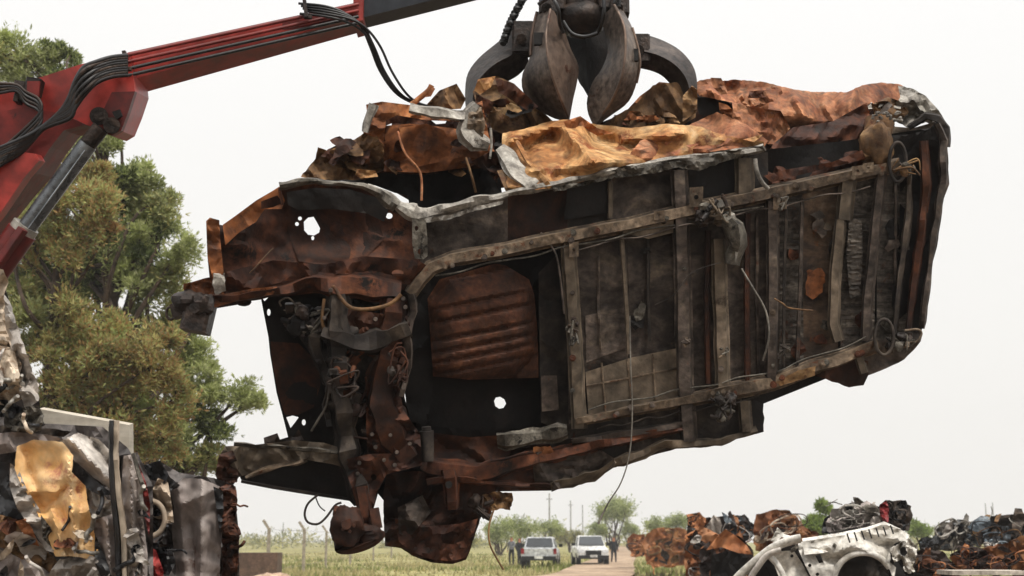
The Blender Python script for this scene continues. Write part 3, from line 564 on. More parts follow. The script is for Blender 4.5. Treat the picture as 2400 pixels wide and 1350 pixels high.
sheet('torn_bracket', [(1130, 1160), (1165, 1152), (1200, 1155), (1203, 1172), (1196, 1196), (1172, 1192), (1150, 1198), (1132, 1188)], W(-.05), M_rbrn, wreck, step=6, thick=.04, cr=(.05, 22, 80), jag=2)
cluster('wiring_clump', 1130, 1190, 30, 30, 8, 91, [M_rdark2, M_cast], -.02, 2)
# loose wires
wire('loose_wire', [(1476, 740, 8.0), (1478, 850, 7.98), (1482, 960, 8.0), (1476, 1060, 8.0), (1456, 1130, 8.0), (1425, 1180, 8.0), (1402, 1228, 8.0)], lambda t: .0045 + .004 * max(0, t - .8) * 5, M_wire, wreck)
wire('loose_wire', [(1268, 545, 7.9), (1300, 590, 7.85), (1312, 640, 7.85), (1322, 735, 7.88)], .006, M_soot2, wreck)
wire('loose_wire', [(1738, 630, 8.1), (1765, 675, 8.05), (1795, 730, 8.05), (1802, 790, 8.05), (1788, 845, 8.1)], .0065, M_wire, wreck)
wire('loose_wire', [(1158, 1192, 7.9), (1146, 1235, 7.9), (1148, 1275, 7.9), (1165, 1310, 7.9), (1180, 1335, 7.9)], .006, M_rbrn, wreck)
wire('loose_wire', [(745, 1160, 7.6), (722, 1180, 7.6), (714, 1205, 7.6), (722, 1224, 7.6), (745, 1228, 7.6), (765, 1212, 7.6), (785, 1185, 7.6), (800, 1178, 7.6)], .007, M_soot, wreck)
wire('loose_wire', [(738, 1160, 7.6), (748, 1185, 7.6), (762, 1198, 7.6)], .004, M_soot, wreck)
wire('loose_wire', [(1535, 715, 8.05), (1580, 690, 8.0), (1620, 640, 8.0), (1690, 615, 7.98)], .003, M_soot, wreck)
# ------------------------------------------------------------------ crushed body above / behind the floor
def cube_back(name, poly, d0, d1, mat, cr):
    mb = MB(); sheet_mb(mb, poly, d0, step=22, thick=d1, cr=cr); mb.build(name, mat, wreck, ang=.6)
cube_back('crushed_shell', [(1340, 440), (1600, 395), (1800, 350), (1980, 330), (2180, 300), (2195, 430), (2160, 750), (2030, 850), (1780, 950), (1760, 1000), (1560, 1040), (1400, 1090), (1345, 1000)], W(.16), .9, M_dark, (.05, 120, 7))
B = lambda o: (lambda x, y: 8.25 + .0009 * (x - 1300) + o)
# main orange-yellow sheet above the sill
def slope(o, y0=440, k=.0035): return lambda x, y: W(o)(x, y) + max(0, (y0 - .21 * (x - 1200) - y)) * k
sheet('side_skin', [(1178, 312), (1235, 300), (1290, 284), (1330, 280), (1400, 292), (1480, 300), (1560, 290), (1640, 296), (1700, 318), (1790, 332), (1790, 350), (1680, 368), (1580, 380), (1430, 408), (1310, 440), (1240, 446), (1190, 440), (1172, 380)], slope(.0), M_ryel, wreck, step=8, thick=.01, cr=(.10, 150, 101), jag=1,
      extra=ridges([(1320, 300, 1390, 375, 34, -.20), (1290, 318, 1240, 345, 40, .16), (1400, 320, 1500, 350, 40, .14), (1390, 375, 1500, 372, 26, -.10), (1240, 400, 1420, 382, 22, -.08), (1460, 330, 1600, 312, 22, -.12), (1200, 330, 1300, 296, 16, -.10), (1300, 415, 1440, 392, 14, .06)]))
sheet('side_skin', [(1500, 330), (1600, 300), (1680, 262), (1750, 292), (1800, 330), (1790, 346), (1690, 352), (1560, 375), (1450, 398)], slope(.03), M_rsal, wreck, step=8, thick=.01, cr=(.15, 110, 102), jag=1)
beam('door_pillar', [(1170, 345), (1200, 385), (1232, 420), (1250, 446)], [24, 34, 36, 32], slope(-.04), M_ash, wreck, h=.04, dent=.4, seed=111, step=8)
beam('door_pillar', [(1210, 330), (1240, 380), (1290, 440)], [8, 10, 12], slope(-.05), M_ryel, wreck, h=.03, dent=.4, seed=112, step=8)
sheet('pillar_base', [(1165, 400), (1195, 395), (1230, 446), (1185, 448)], slope(-.02), M_rbrn, wreck, step=8, cr=(.03, 40, 5))
# folded flaps under the claw
sheet('roof_flap', [(1400, 300), (1440, 272), (1490, 245), (1530, 200), (1580, 193), (1622, 196), (1632, 215), (1630, 275), (1560, 318), (1480, 332), (1430, 322)], B(.15), M_rbrn, wreck, step=9, thick=.01, cr=(.12, 110, 103), jag=1)
sheet('roof_flap', [(1320, 285), (1360, 272), (1400, 300), (1440, 312), (1400, 318), (1365, 300), (1335, 312)], B(-.1), M_rust, wreck, step=8, thick=.01, cr=(.06, 40, 104))
sheet('roof_flap', [(1545, 192), (1600, 198), (1620, 205), (1560, 245), (1480, 290), (1440, 290), (1500, 225)], B(.3), M_rsal, wreck, step=9, thick=.01, cr=(.12, 60, 105))
sheet('roof_fold', [(1108, 215), (1122, 188), (1165, 178), (1205, 196), (1260, 250), (1300, 288), (1240, 305), (1190, 320), (1150, 300), (1122, 260)], B(.3), M_rbrn, wreck, step=9, thick=.01, cr=(.15, 80, 106))
sheet('roof_fold', [(1160, 182), (1205, 196), (1262, 250), (1240, 262), (1195, 232), (1168, 215)], B(.1), M_rdark, wreck, step=8, thick=.01, cr=(.06, 50, 107))
sheet('roof_fold', [(1112, 212), (1120, 186), (1162, 178), (1150, 205), (1125, 222)], B(.05), M_ryel, wreck, step=8, thick=.01, cr=(.04, 40, 108))
sheet('crushed_roof', [(1080, 290), (1130, 240), (1180, 250), (1250, 280), (1400, 290), (1560, 230), (1640, 205), (1780, 230), (1950, 250), (2060, 240), (2100, 300), (1900, 370), (1600, 360), (1300, 420), (1180, 440), (1060, 460), (960, 470), (890, 430), (950, 380)], B(.55), M_rdark2, wreck, step=16, thick=.5, cr=(.15, 90, 109))
# right crumpled roll
def roll(x, y):
    top = 200 + 8 * math.sin((x - 1640) / 60); t = (y - top) / 110; return B(.35)(x, y) - .30 * math.sin(max(0, min(1, t)) * 2.2)
sheet('crumpled_roof_side', [(1618, 200), (1640, 188), (1672, 183), (1690, 190), (1722, 186), (1790, 192), (1855, 208), (1900, 215), (1985, 216), (2020, 200), (2065, 193), (2110, 198), (2140, 215), (2130, 245), (2080, 262), (2042, 240), (2015, 262), (1950, 290), (1880, 300), (1835, 312), (1812, 345), (1795, 335), (1760, 310), (1720, 290), (1716, 240), (1690, 235), (1640, 225)], roll, M_rsal, wreck, step=7, thick=.012, cr=(.16, 85, 113), jag=1)
sheet('crumpled_roof_side', [(1720, 240), (1760, 250), (1830, 260), (1852, 300), (1820, 340), (1790, 334), (1740, 305), (1716, 275)], B(-.1), M_rsal, wreck, step=7, thick=.01, cr=(.10, 50, 114))
sheet('roof_pillar', [(1665, 182), (1690, 183), (1700, 200), (1706, 220), (1690, 222), (1672, 205)], B(-.05), M_rsal, wreck, step=6, thick=.04, cr=(.03, 25, 115))
sheet('crushed_opening', [(1626, 228), (1700, 228), (1722, 260), (1730, 296), (1680, 275), (1640, 268)], B(.25), M_dark, wreck, cr=(.03, 40, 4))
sheet('roof_flap', [(1600, 225), (1622, 200), (1634, 210), (1634, 262), (1600, 285)], B(.02), M_rbrn, wreck, step=7, cr=(.05, 30, 116))
# rear wheel arch interior
def arch(x, y): return W(.12)(x, y) + .25 * max(0, min(1, (420 - y - .2 * (x - 1800)) / 110))
sheet('rear_wheel_arch', [(1782, 408), (1796, 360), (1815, 335), (1860, 298), (1950, 285), (2032, 240), (2045, 300), (2040, 350), (2090, 372), (1960, 398), (1850, 424), (1800, 432)], arch, M_rdark, wreck, step=8, thick=.02, cr=(.09, 70, 120))
sheet('rear_wheel_arch', [(1790, 412), (1840, 398), (1950, 380), (2020, 352), (2030, 372), (1950, 392), (1850, 416), (1810, 428)], W(.0), M_rdark, wreck, step=8, thick=.02, cr=(.03, 50, 121))
wire('arch_edge', [(1770, 372, 8.1), (1774, 400, 8.1), (1785, 425, 8.12), (1800, 442, 8.15)], .014, M_ash, wreck)
# right rear corner
lb = MB(); lb.lump(P(2056, 340, 8.55), (.11, .13, .17), 5, .35, 12); lb.cyl(P(2062, 285, 8.65), P(2045, 378, 8.55), .1, .07, 14)
lb.build('filler_housing', M_rbrn, wreck, ang=.6)
sheet('corner_skin', [(2105, 200), (2140, 208), (2170, 225), (2200, 258), (2216, 285), (2200, 300), (2170, 286), (2130, 300), (2100, 285), (2090, 250), (2110, 228)], B(-.02), M_ash, wreck, step=7, thick=.012, cr=(.14, 40, 122), jag=1)
sheet('corner_skin', [(2040, 245), (2080, 228), (2118, 240), (2130, 262), (2110, 285), (2080, 275), (2050, 270)], B(-.08), M_rbrn, wreck, step=7, thick=.012, cr=(.12, 40, 123), jag=2)
sheet('corner_skin', [(2088, 296), (2140, 300), (2190, 286), (2200, 300), (2150, 318), (2100, 325), (2085, 315)], B(-.1), M_tan, wreck, step=8, thick=.012, cr=(.03, 50, 124))
beam('corner_lip', [(2130, 300), (2170, 272), (2200, 278), (2218, 300), (2218, 345)], [10, 18, 20, 16, 12], B(-.12), M_soot, wreck, h=.06, dent=.3, seed=125, step=8)
sheet('corner_skin', [(2075, 318), (2130, 315), (2190, 300), (2200, 330), (2180, 380), (2110, 380), (2085, 360)], W(.04), M_dark, wreck, cr=(.03, 60, 4))
ch = MB(); r = random.Random(4)
for k in range(26):
    c = P(2042 + r.random() * 75, 262 + r.random() * 24, 8.5); ch.lump(c, (.012, .012, .01), k, .4, 5)
ch.build('debris_clump', M_ash, wreck)
# ---- left cluster (bent door frame and pillars)
sheet('door_skin', [(705, 415), (735, 378), (745, 345), (770, 355), (800, 340), (845, 318), (870, 300), (900, 350), (900, 400), (860, 420), (760, 422)], B(.1), M_rbrn, wreck, step=8, thick=.01, cr=(.12, 55, 130), jag=2)
sheet('door_skin', [(860, 300), (900, 295), (960, 290), (1060, 300), (1150, 320), (1160, 360), (1100, 392), (1000, 405), (900, 402), (850, 380)], B(.12), M_rust, wreck, step=8, thick=.01, cr=(.14, 110, 131))
sheet('door_skin', [(935, 300), (1000, 290), (1040, 305), (1060, 345), (1050, 375), (980, 390), (950, 360)], B(.0), M_rust, wreck, step=8, thick=.01, cr=(.06, 80, 132))
sheet('door_frame', [(858, 245), (895, 238), (960, 246), (1040, 262), (1085, 258), (1130, 236), (1132, 250), (1150, 340), (1160, 355), (1120, 352), (1100, 300), (1080, 285), (1000, 282), (930, 270), (905, 282), (900, 330), (868, 318), (850, 310), (862, 280)], B(-.03), M_rust, wreck, step=7, thick=.03, cr=(.06, 45, 133), holes=[[(1010, 281), (1048, 280), (1045, 288), (1020, 290)]][:0])
beam('bent_pillar', [(960, 252), (1010, 262), (1060, 268), (1090, 272)], [16, 22, 20, 22], B(-.09), M_ash, wreck, h=.05, dent=.35, seed=134, step=8)
beam('bent_pillar', [(1118, 244), (1100, 265), (1096, 300), (1118, 335), (1145, 345)], [16, 36, 40, 34, 20], B(-.08), M_ash, wreck, h=.06, dent=.35, seed=135, step=8)
beam('bent_pillar', [(876, 244), (866, 275), (856, 310)], [18, 16, 12], B(-.08), M_ash, wreck, h=.05, dent=.35, seed=136, step=8)
sheet('door_skin', [(1098, 262), (1128, 250), (1138, 290), (1130, 330), (1110, 330), (1095, 300)], B(-.12), M_tan, wreck, step=8, cr=(.05, 30, 7))
sheet('fender_flap', [(1000, 245), (1030, 212), (1070, 196), (1092, 232), (1080, 255), (1040, 258)], B(.1), M_rbrn, wreck, step=7, cr=(.1, 40, 137))
wire('bent_rod', [(965, 245, 8.0), (990, 225, 8.0), (1005, 212, 8.0), (1012, 200, 8.0)], .018, M_rust, wreck)
sheet('torn_shard', [(996, 228), (1008, 198), (1020, 208), (1010, 226)], 8.0, M_rsal, wreck, step=6, cr=(.02, 20, 3))
sheet('torn_shard', [(838, 396), (880, 400), (886, 414), (845, 418), (832, 410)], B(-.1), M_ryel, wreck, step=6, cr=(.02, 20, 3))
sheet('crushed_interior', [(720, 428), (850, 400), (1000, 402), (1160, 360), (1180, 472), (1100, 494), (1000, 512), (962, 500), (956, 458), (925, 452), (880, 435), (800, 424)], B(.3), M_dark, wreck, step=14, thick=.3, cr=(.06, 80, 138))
sheet('door_skin', [(1100, 380), (1160, 350), (1172, 400), (1165, 430), (1140, 400)], B(.0), M_rdark2, wreck, step=8, cr=(.04, 40, 139))
for pts, m in (([(932, 308, 7.9), (950, 360, 7.85), (985, 405, 7.9), (988, 470, 7.9)], M_rsal), ([(1092, 370, 7.95), (1105, 410, 7.9), (1115, 450, 7.95)], M_rbrn), ([(1150, 300, 7.95), (1152, 340, 7.95), (1148, 372, 7.95)], M_ash)):
    wire('loose_wire', pts, .008, m, wreck)
sheet('torn_shard', [(655, 436), (662, 428), (690, 420), (694, 428), (700, 430)], W(-.02), M_rdark2, wreck, step=6, cr=(.02, 20, 3))
r = random.Random(12)
for k in range(6):
    x = r.uniform(1450, 1780); y = ySill(x) - r.uniform(8, 50); 
    sheet('torn_shard', [(x, y), (x + r.uniform(20, 50), y - r.uniform(4, 14)), (x + r.uniform(10, 40), y + r.uniform(2, 10))], slope(-.06), r.choice([M_ryel, M_rsal, M_rust]), wreck, step=6, cr=(.03, 25, k))

# extra torn folds that fill the crushed cab
def tears(n, box, d, mats, seed, size, amp=.06, name='torn_panel'):
    rr = random.Random(seed)
    for k in range(n):
        cx, cy = rr.uniform(box[0], box[2]), rr.uniform(box[1], box[3]); a = rr.uniform(-.9, .9); L_ = rr.uniform(*size); q = L_ * rr.uniform(.3, .6); poly = []
        for i in range(8):
            t = i / 8 * 2 * math.pi; e = rr.uniform(.6, 1.15); u, v_ = math.cos(t) * L_ * e, math.sin(t) * q * e
            poly.append((cx + u * math.cos(a) - v_ * math.sin(a), cy + u * math.sin(a) + v_ * math.cos(a)))
        tx, ty = rr.uniform(-1, 1) * .003, rr.uniform(-.002, .005); d0 = d(cx, cy) + rr.uniform(-.06, .06)
        mb = MB(); sheet_mb(mb, poly, lambda x, y: d0 + tx * (x - cx) + ty * (cy - y), step=7, thick=.01, cr=(amp, L_, seed * 40 + k), jag=1); mb.build(name, mats[rr.randrange(len(mats))], wreck, ang=.5)
tears(16, (760, 330, 1120, 400), B(.06), [M_rbrn, M_rdark, M_rdark2, M_rust, M_rdark2], 3, (18, 48))
tears(8, (1120, 240, 1240, 330), B(.15), [M_rdark2, M_rbrn, M_dark, M_rdark], 4, (20, 45))
tears(8, (1150, 330, 1185, 430), B(.0), [M_dark, M_rdark2, M_rdark], 5, (12, 26))
tears(10, (1650, 215, 1830, 320), B(-.05), [M_rsal, M_rdark, M_rbrn, M_rust], 6, (16, 40))
tears(8, (1440, 260, 1620, 310), B(.05), [M_rbrn, M_rbrn, M_rdark, M_rust], 7, (20, 45))
tears(10, (2030, 240, 2110, 320), B(-.12), [M_rbrn, M_ash, M_soot2, M_rdark], 8, (9, 20), amp=.04)

# pipes, clips, bolts and drain holes along the underbody
def along(x0, x1, f, off, n=9): return [(x0 + (x1 - x0) * i / (n - 1), f(x0 + (x1 - x0) * i / (n - 1)) + off + 3 * math.sin(i * 2.1 + x0), W(-.035)(x0, 0) ) for i in range(n)]
for k, (x0, x1, f, off, dp, m) in enumerate(((1020, 1790, yU, 24, -.05, M_ashd), (1340, 2040, yU, 34, -.06, M_soot2), (1380, 2030, yL, -26, -.05, M_ashd), (1400, 1780, yL, 26, -.04, M_soot))):
    n = 14; pts = []
    for i in range(n):
        x = x0 + (x1 - x0) * i / (n - 1); y = f(x) + off + 4 * math.sin(i * 2.1 + k); pts.append((x, y, W(dp - .03 * (i % 2))(x, y)))
    wire('brake_pipe', pts, .0055, m, wreck)
r = random.Random(77)
for k in range(46):
    if k < 22: x = r.uniform(1030, 2080); y = yU(x) + r.uniform(-9, 9); d = W(-.092)(x, y)
    elif k < 38: x = r.uniform(1370, 2030); y = yL(x) + r.uniform(-8, 8); d = W(-.092)(x, y)
    else: x = r.choice([1342, 1604, 1690, 1811]); y = r.uniform(yU(x) + 30, yL(x) - 30); d = W(-.08)(x, y)
    bl = MB(); q = r.uniform(.009, .016); bl.cyl(P(x, y, d + .04), P(x, y, d - .006), q * 1.5, q * 1.5, 10); bl.cyl(P(x, y, d), P(x, y, d - .018), q, q * .9, 6)
    bl.build('bolt', r.choice([M_tan, M_soot2, M_ashd, M_rdark]), wreck, ang=.5)
for k in range(20):
    x = r.choice([1400, 1520, 1640, 1730, 1850, 1925, 2010, 2090]) + r.uniform(-30, 30); y = r.uniform(yU(x) + 30, yL(x) - 30)
    sheet('underseal_flake', circ(x, y, r.uniform(7, 20), r.uniform(6, 24), n=9, jag=.45, seed=k), W(.015), r.choice([M_soot, M_tan2, M_ashd, M_soot2, M_rdark, M_dark]), wreck, step=6, thick=.012, cr=(.012, 18, k + 2))
for (x, ya, yb, w_) in ((1404, 600, 820, 6), (1520, 560, 800, 6), (1776, 500, 890, 7), (2100, 420, 770, 7)):
    beam('pressed_rib', [(x, ya), (x - 2, (ya + yb) / 2), (x + 3, yb)], w_, W(.03), r.choice([M_soot2, M_soot]), wreck, h=.022, dent=.4, seed=x, step=12)
cluster('brake_valve', 1345, 775, 20, 40, 9, 66, [M_cast, M_soot2, M_ashd], -.06, 3)
cluster('bracket_cluster', 1606, 800, 14, 26, 5, 67, [M_tan, M_soot2], -.09, 1)
cluster('bracket_cluster', 1694, 826, 16, 14, 5, 68, [M_tan, M_ashd], -.09, 1)
cluster('bracket_cluster', 1834, 480, 14, 20, 6, 69, [M_tan2, M_ashd], -.09, 2)
cluster('bracket_cluster', 1838, 825, 14, 20, 6, 70, [M_ashd, M_soot], -.02, 2)

sheet('door_inner', [(868, 250), (960, 252), (1090, 272), (1140, 258), (1160, 330), (1155, 390), (1000, 410), (880, 405), (852, 330)], B(.22), M_rdark, wreck, step=10, thick=.02, cr=(.10, 60, 140),
      holes=[[(904, 295), (918, 289), (916, 330), (902, 328)], [(1008, 280), (1048, 280), (1044, 289), (1022, 291)], circ(1139, 284, 8, 9)])
sheet('engine_bay_panel', [(900, 650), (1010, 640), (1010, 760), (930, 760)], W(.22), M_dark, wreck, thick=.02, cr=(.02, 50, 3))

cluster('steering_gear', 800, 880, 40, 60, 12, 155, [M_soot, M_rdark2, M_cast], -.12, 3)
cluster('steering_gear', 930, 860, 26, 60, 10, 156, [M_cast, M_soot, M_rdark2], -.14, 3)
cluster('engine_mount', 690, 740, 36, 44, 12, 157, [M_cast, M_dark, M_soot2], .05, 3)
# ------------------------------------------------------------------ grapple
grap = empty('grapple', P(1370, 300, 8.5), 'dark steel orange-peel grapple gripping the rusty van from above', 'grapple')
M_clawd = rust('dark_claw_steel', [C('1c1816'), C('39322e'), C('4e4540'), C('665a51')], 4, rough=.45, metal=.3, bump=.2, fleck=C('3f2a1e'), fa=.58, fine=.7, edge=1.0)
def curve_pts(pts, n):
    s = smooth([Vector(p) for p in pts], 8); L_ = [0]
    for a, b in zip(s, s[1:]): L_.append(L_[-1] + (b - a).length)
    o = []
    for i in range(n):
        t = L_[-1] * i / (n - 1); k = 0
        while k < len(L_) - 2 and L_[k + 1] < t: k += 1
        u = (t - L_[k]) / max(1e-9, L_[k + 1] - L_[k]); o.append(s[k].lerp(s[k + 1], min(1, u)))
    return o
def claw(name, curves, mats, n=22, parent=None, ang=.35):
    """curves: closed ring of (px,py,d) polylines running from hinge to tip; lofted"""
    cs = [curve_pts([P(*p) for p in c], n) for c in curves]; m = len(cs); vs = []; fs = []; mi = []
    for i in range(n):
        for c in cs: vs.append(c[i])
    mb = MB()
    for i in range(n - 1):
        for j in range(m): fs.append((i * m + j, i * m + (j + 1) % m, (i + 1) * m + (j + 1) % m, (i + 1) * m + j)); mi.append(j)
    mb.v = vs; mb.f = fs + [tuple(reversed(range(m))), tuple(range((n - 1) * m, n * m))]
    mb.m = [1 if j in (1,) and len(mats) > 1 else 0 for j in mi] + [0, 0]
    return mb.build(name, mats, parent or grap, ang=ang)
c1 = claw('claw', [
    [(1258, 28, 8.5), (1246, 80, 8.45), (1243, 130, 8.42), (1224, 175, 8.42), (1226, 215, 8.42), (1250, 250, 8.43), (1300, 278, 8.42), (1330, 284, 8.4)],
    [(1290, 22, 8.38), (1280, 80, 8.25), (1284, 130, 8.2), (1294, 175, 8.2), (1308, 215, 8.24), (1322, 250, 8.3), (1330, 272, 8.36), (1333, 284, 8.4)],
    [(1298, 25, 8.42), (1322, 70, 8.45), (1338, 115, 8.42), (1356, 155, 8.42), (1352, 195, 8.42), (1344, 230, 8.42), (1338, 262, 8.41), (1334, 285, 8.41)],
    [(1290, 40, 8.62), (1300, 80, 8.62), (1305, 120, 8.58), (1310, 165, 8.55), (1312, 205, 8.53), (1322, 240, 8.5), (1330, 265, 8.46), (1332, 284, 8.44)]], [M_claw, M_clawlit])
c2 = claw('claw', [
    [(1408, 40, 8.5), (1420, 90, 8.46), (1424, 125, 8.44), (1408, 165, 8.42), (1390, 190, 8.42), (1376, 232, 8.42), (1378, 265, 8.41), (1390, 292, 8.4)],
    [(1440, 12, 8.36), (1462, 60, 8.24), (1466, 110, 8.2), (1462, 155, 8.18), (1452, 195, 8.2), (1434, 235, 8.26), (1412, 268, 8.34), (1396, 294, 8.4)],
    [(1458, 20, 8.42), (1482, 65, 8.38), (1496, 115, 8.36), (1500, 150, 8.34), (1492, 195, 8.36), (1472, 240, 8.38), (1430, 272, 8.4), (1400, 295, 8.41)],
    [(1430, 40, 8.62), (1450, 90, 8.62), (1455, 130, 8.58), (1450, 175, 8.55), (1440, 205, 8.53), (1420, 240, 8.5), (1405, 268, 8.46), (1398, 292, 8.44)]], [M_claw, M_claw])
claw('claw', [
    [(1215, 58, 8.75), (1170, 96, 8.75), (1122, 136, 8.72), (1096, 173, 8.7), (1090, 215, 8.68), (1092, 255, 8.66), (1104, 290, 8.65)],
    [(1232, 100, 8.6), (1200, 128, 8.58), (1160, 150, 8.56), (1126, 182, 8.55), (1110, 215, 8.55), (1108, 255, 8.55), (1112, 290, 8.6)],
    [(1240, 150, 8.72), (1215, 176, 8.7), (1188, 192, 8.68), (1164, 208, 8.66), (1144, 228, 8.66), (1124, 255, 8.65), (1116, 292, 8.65)],
    [(1230, 110, 8.9), (1195, 135, 8.9), (1150, 165, 8.88), (1118, 195, 8.85), (1105, 225, 8.82), (1104, 258, 8.78), (1108, 292, 8.7)]], [M_clawd])
claw('claw', [
    [(1490, 158, 8.8), (1526, 166, 8.78), (1552, 178, 8.76), (1574, 200, 8.74), (1600, 225, 8.7), (1600, 260, 8.7)],
    [(1496, 118, 8.68), (1540, 128, 8.66), (1580, 150, 8.64), (1606, 180, 8.64), (1616, 215, 8.64), (1610, 260, 8.66)],
    [(1510, 80, 8.8), (1552, 94, 8.8), (1594, 118, 8.78), (1624, 154, 8.76), (1634, 195, 8.74), (1630, 250, 8.7)],
    [(1500, 118, 8.95), (1545, 128, 8.95), (1580, 150, 8.92), (1604, 180, 8.9), (1614, 215, 8.85), (1612, 255, 8.75)]], [M_clawd])
claw('claw', [
    [(1322, 60, 8.9), (1330, 110, 8.9), (1345, 150, 8.9), (1356, 190, 8.88), (1366, 205, 8.86)],
    [(1370, 60, 8.8), (1374, 110, 8.78), (1376, 160, 8.78), (1378, 200, 8.8), (1380, 222, 8.82)],
    [(1435, 60, 8.9), (1440, 110, 8.9), (1428, 150, 8.9), (1404, 195, 8.88), (1386, 240, 8.86)],
    [(1370, 60, 9.1), (1374, 110, 9.1), (1376, 160, 9.05), (1378, 200, 9.0), (1380, 215, 8.92)]], [M_dark])
cb = MB()
cb.lump(P(1362, 45, 8.62), (.17, .17, .12), 3, .12, 12); cb.cyl(P(1364, 60, 8.6), P(1366, 82, 8.6), .13, .09, 18); cb.cyl(P(1360, -60, 8.65), P(1360, 30, 8.65), .13, .15, 18)
cb.bbox(P(1300, 15, 8.62), (.14, .22, .12), None, .2); cb.bbox(P(1425, 12, 8.62), (.14, .22, .12), None, .2)
hub = cb.build('grapple_head', M_cast, grap, ang=.7)
for (x, y, d, w_, h_) in ((1226, 92, 8.62, 52, 74), (1285, 20, 8.5, 44, 34), (1452, 20, 8.5, 44, 36), (1502, 118, 8.75, 40, 66)):
    pv = MB(); s = d / F; pv.bbox(P(x, y, d), (w_ * s, .12, h_ * s), None, .25); pv.cyl(P(x - 4, y, d - .02), P(x - 4, y, d - .1), .035, .035, 14); pv.cyl(P(x - 4, y, d - .1), P(x - 4, y, d - .12), .018, .018, 8); pv.build('hinge_bracket', M_cast, grap, ang=.6)
for (x, y, w_, h_) in ((1263, 92, 24, 30), (1487, 130, 18, 30)):
    pv = MB(); s = 8.2 / F; pv.bbox(P(x, y, 8.3), (w_ * s, .03, h_ * s), None, .1); pv.build('cylinder_slot', M_dark, grap)
for pts in ([(1262, 10, 8.3), (1290, -6, 8.25), (1308, 20, 8.22), (1312, 55, 8.28), (1320, 75, 8.4)], [(1414, -10, 8.3), (1416, 25, 8.28), (1408, 60, 8.32), (1400, 78, 8.4)], [(1440, 8, 8.28), (1445, -10, 8.28)], [(1320, 50, 8.38), (1340, 78, 8.36), (1370, 86, 8.36), (1400, 78, 8.36)], [(1452, -12, 8.3), (1450, 15, 8.3)]):
    wire('hose', pts, .013, M_rubber, grap)
ch = MB()
for k in range(14):
    t = k / 13; c = P(1232 - 50 * t - 6 * math.sin(t * 3), -12 + 108 * t, 8.6 + .02 * (k % 2)); nx = P(1232 - 50 * (t + .08), -12 + 108 * (t + .08), 8.6); 
    ch.cyl(c, c.lerp(nx, .8), .026, .022, 8); ch.lump(c, (.03, .03, .022), k, .3, 6)
ch.build('protected_hose', M_rubber, grap, ang=.8)
for pts in ([(1290, 22, 8.37), (1280, 80, 8.24), (1284, 130, 8.19), (1294, 175, 8.19), (1308, 215, 8.23), (1322, 250, 8.29), (1331, 274, 8.36)], [(1258, 28, 8.49), (1246, 80, 8.44), (1243, 130, 8.41)],
            [(1440, 12, 8.35), (1462, 60, 8.23), (1466, 110, 8.19), (1462, 155, 8.17), (1452, 195, 8.19), (1434, 235, 8.25), (1412, 268, 8.33)], [(1482, 65, 8.37), (1496, 115, 8.35), (1500, 150, 8.33), (1492, 195, 8.35)]):
    wire('claw_rib', pts, .009, M_clawlit, grap)
# ------------------------------------------------------------------ crane
crane = empty('loader_crane', Vector((-3.2, 6.4, 0)), 'red hydraulic knuckle boom crane reaching in over the yard from the left', 'crane')
def frame3(a, b, upv=Vector((0, 0, 1))):
    z = (b - a).normalized(); y = (upv.cross(z)).normalized() * -1; x = y.cross(z)
    return Matrix((x, y, z)).transposed()
def box_between(mb, a, b, hgt, dep, bev=.12, mi=0, taper=None):
    """box beam from a to b; hgt along the up-ish normal, dep along the viewing direction"""
    M = frame3(a, b); mb.bbox((a + b) / 2, (hgt, dep, (b - a).length), M, bev, mi)
# outer boom box: face top edge / bottom edge seen
def boom_prism(top, bot, dep, d0, d1, x0, x1):
    """top/bot: functions y(x) of the near face; extruded away"""
    ax = Vector((0, 1, 0)); vs = []
    def dd(x): return d0 + (d1 - d0) * (x - x0) / (x1 - x0)
    for x in (x0, x1):
        t, b = P(x, top(x), dd(x)), P(x, bot(x), dd(x)); vs += [t, b, b + ax * dep, t + ax * dep]
    return vs, [(0, 1, 2, 3), (7, 6, 5, 4), (0, 4, 5, 1), (1, 5, 6, 2), (2, 6, 7, 3), (3, 7, 4, 0)]
mb = MB(); v, f = boom_prism(lambda x: 126 - .2185 * (x - 290), lambda x: 192 - .275 * (x - 290), .24, 7.9, 8.4, 286, 846); mb.add(v, f); bo1 = mb.build('outer_boom', M_red, crane, smooth_=False)
mb = MB(); v, f = boom_prism(lambda x: 101 - .2185 * (x - 400) , lambda x: 128 - .2185 * (x - 400), .02, 8.0 - .035, 8.4 - .035, 300, 840); mb.add(v, f); mb.build('cover_strip', M_redd, bo1, smooth_=False)
mb = MB(); v, f = boom_prism(lambda x: 0 - .2185 * (x - 846), lambda x: 42 - .25 * (x - 846), .18, 8.44, 8.75, 838, 1330); mb.add(v, f)
mb.build('inner_boom', M_slate, crane, smooth_=False)
mb = MB(); v, f = boom_prism(lambda x: -8 - .2185 * (x - 830), lambda x: 52 - .27 * (x - 830), .26, 8.36, 8.38, 828, 850); mb.add(v, f); mb.build('boom_collar', M_red, bo1, smooth_=False)
# hydraulic lines along the boom
for i, off in enumerate((6, 22, 38, 54)):
    pts = [(300 + t * 540, 125 - .2185 * (10 + t * 540) + off * (1 - .1 * t), 7.84 + .5 * t) for t in [k / 8 for k in range(9)]]
    wire('hydraulic_line', pts, .0115, M_redd if i < 2 else M_rubber, bo1)
for x, y in ((293, 142), (716, 20)):
    mb = MB(); mb.bbox(P(x, y, 7.78 if x < 500 else 8.16), (.022, .03, .12), Matrix.Rotation(-.15, 3, 'Y'), .2); mb.bbox(P(x + 6, y + 20, 7.78 if x < 500 else 8.16), (.05, .03, .02), None, .2); mb.build('hose_clamp', M_cast, bo1)
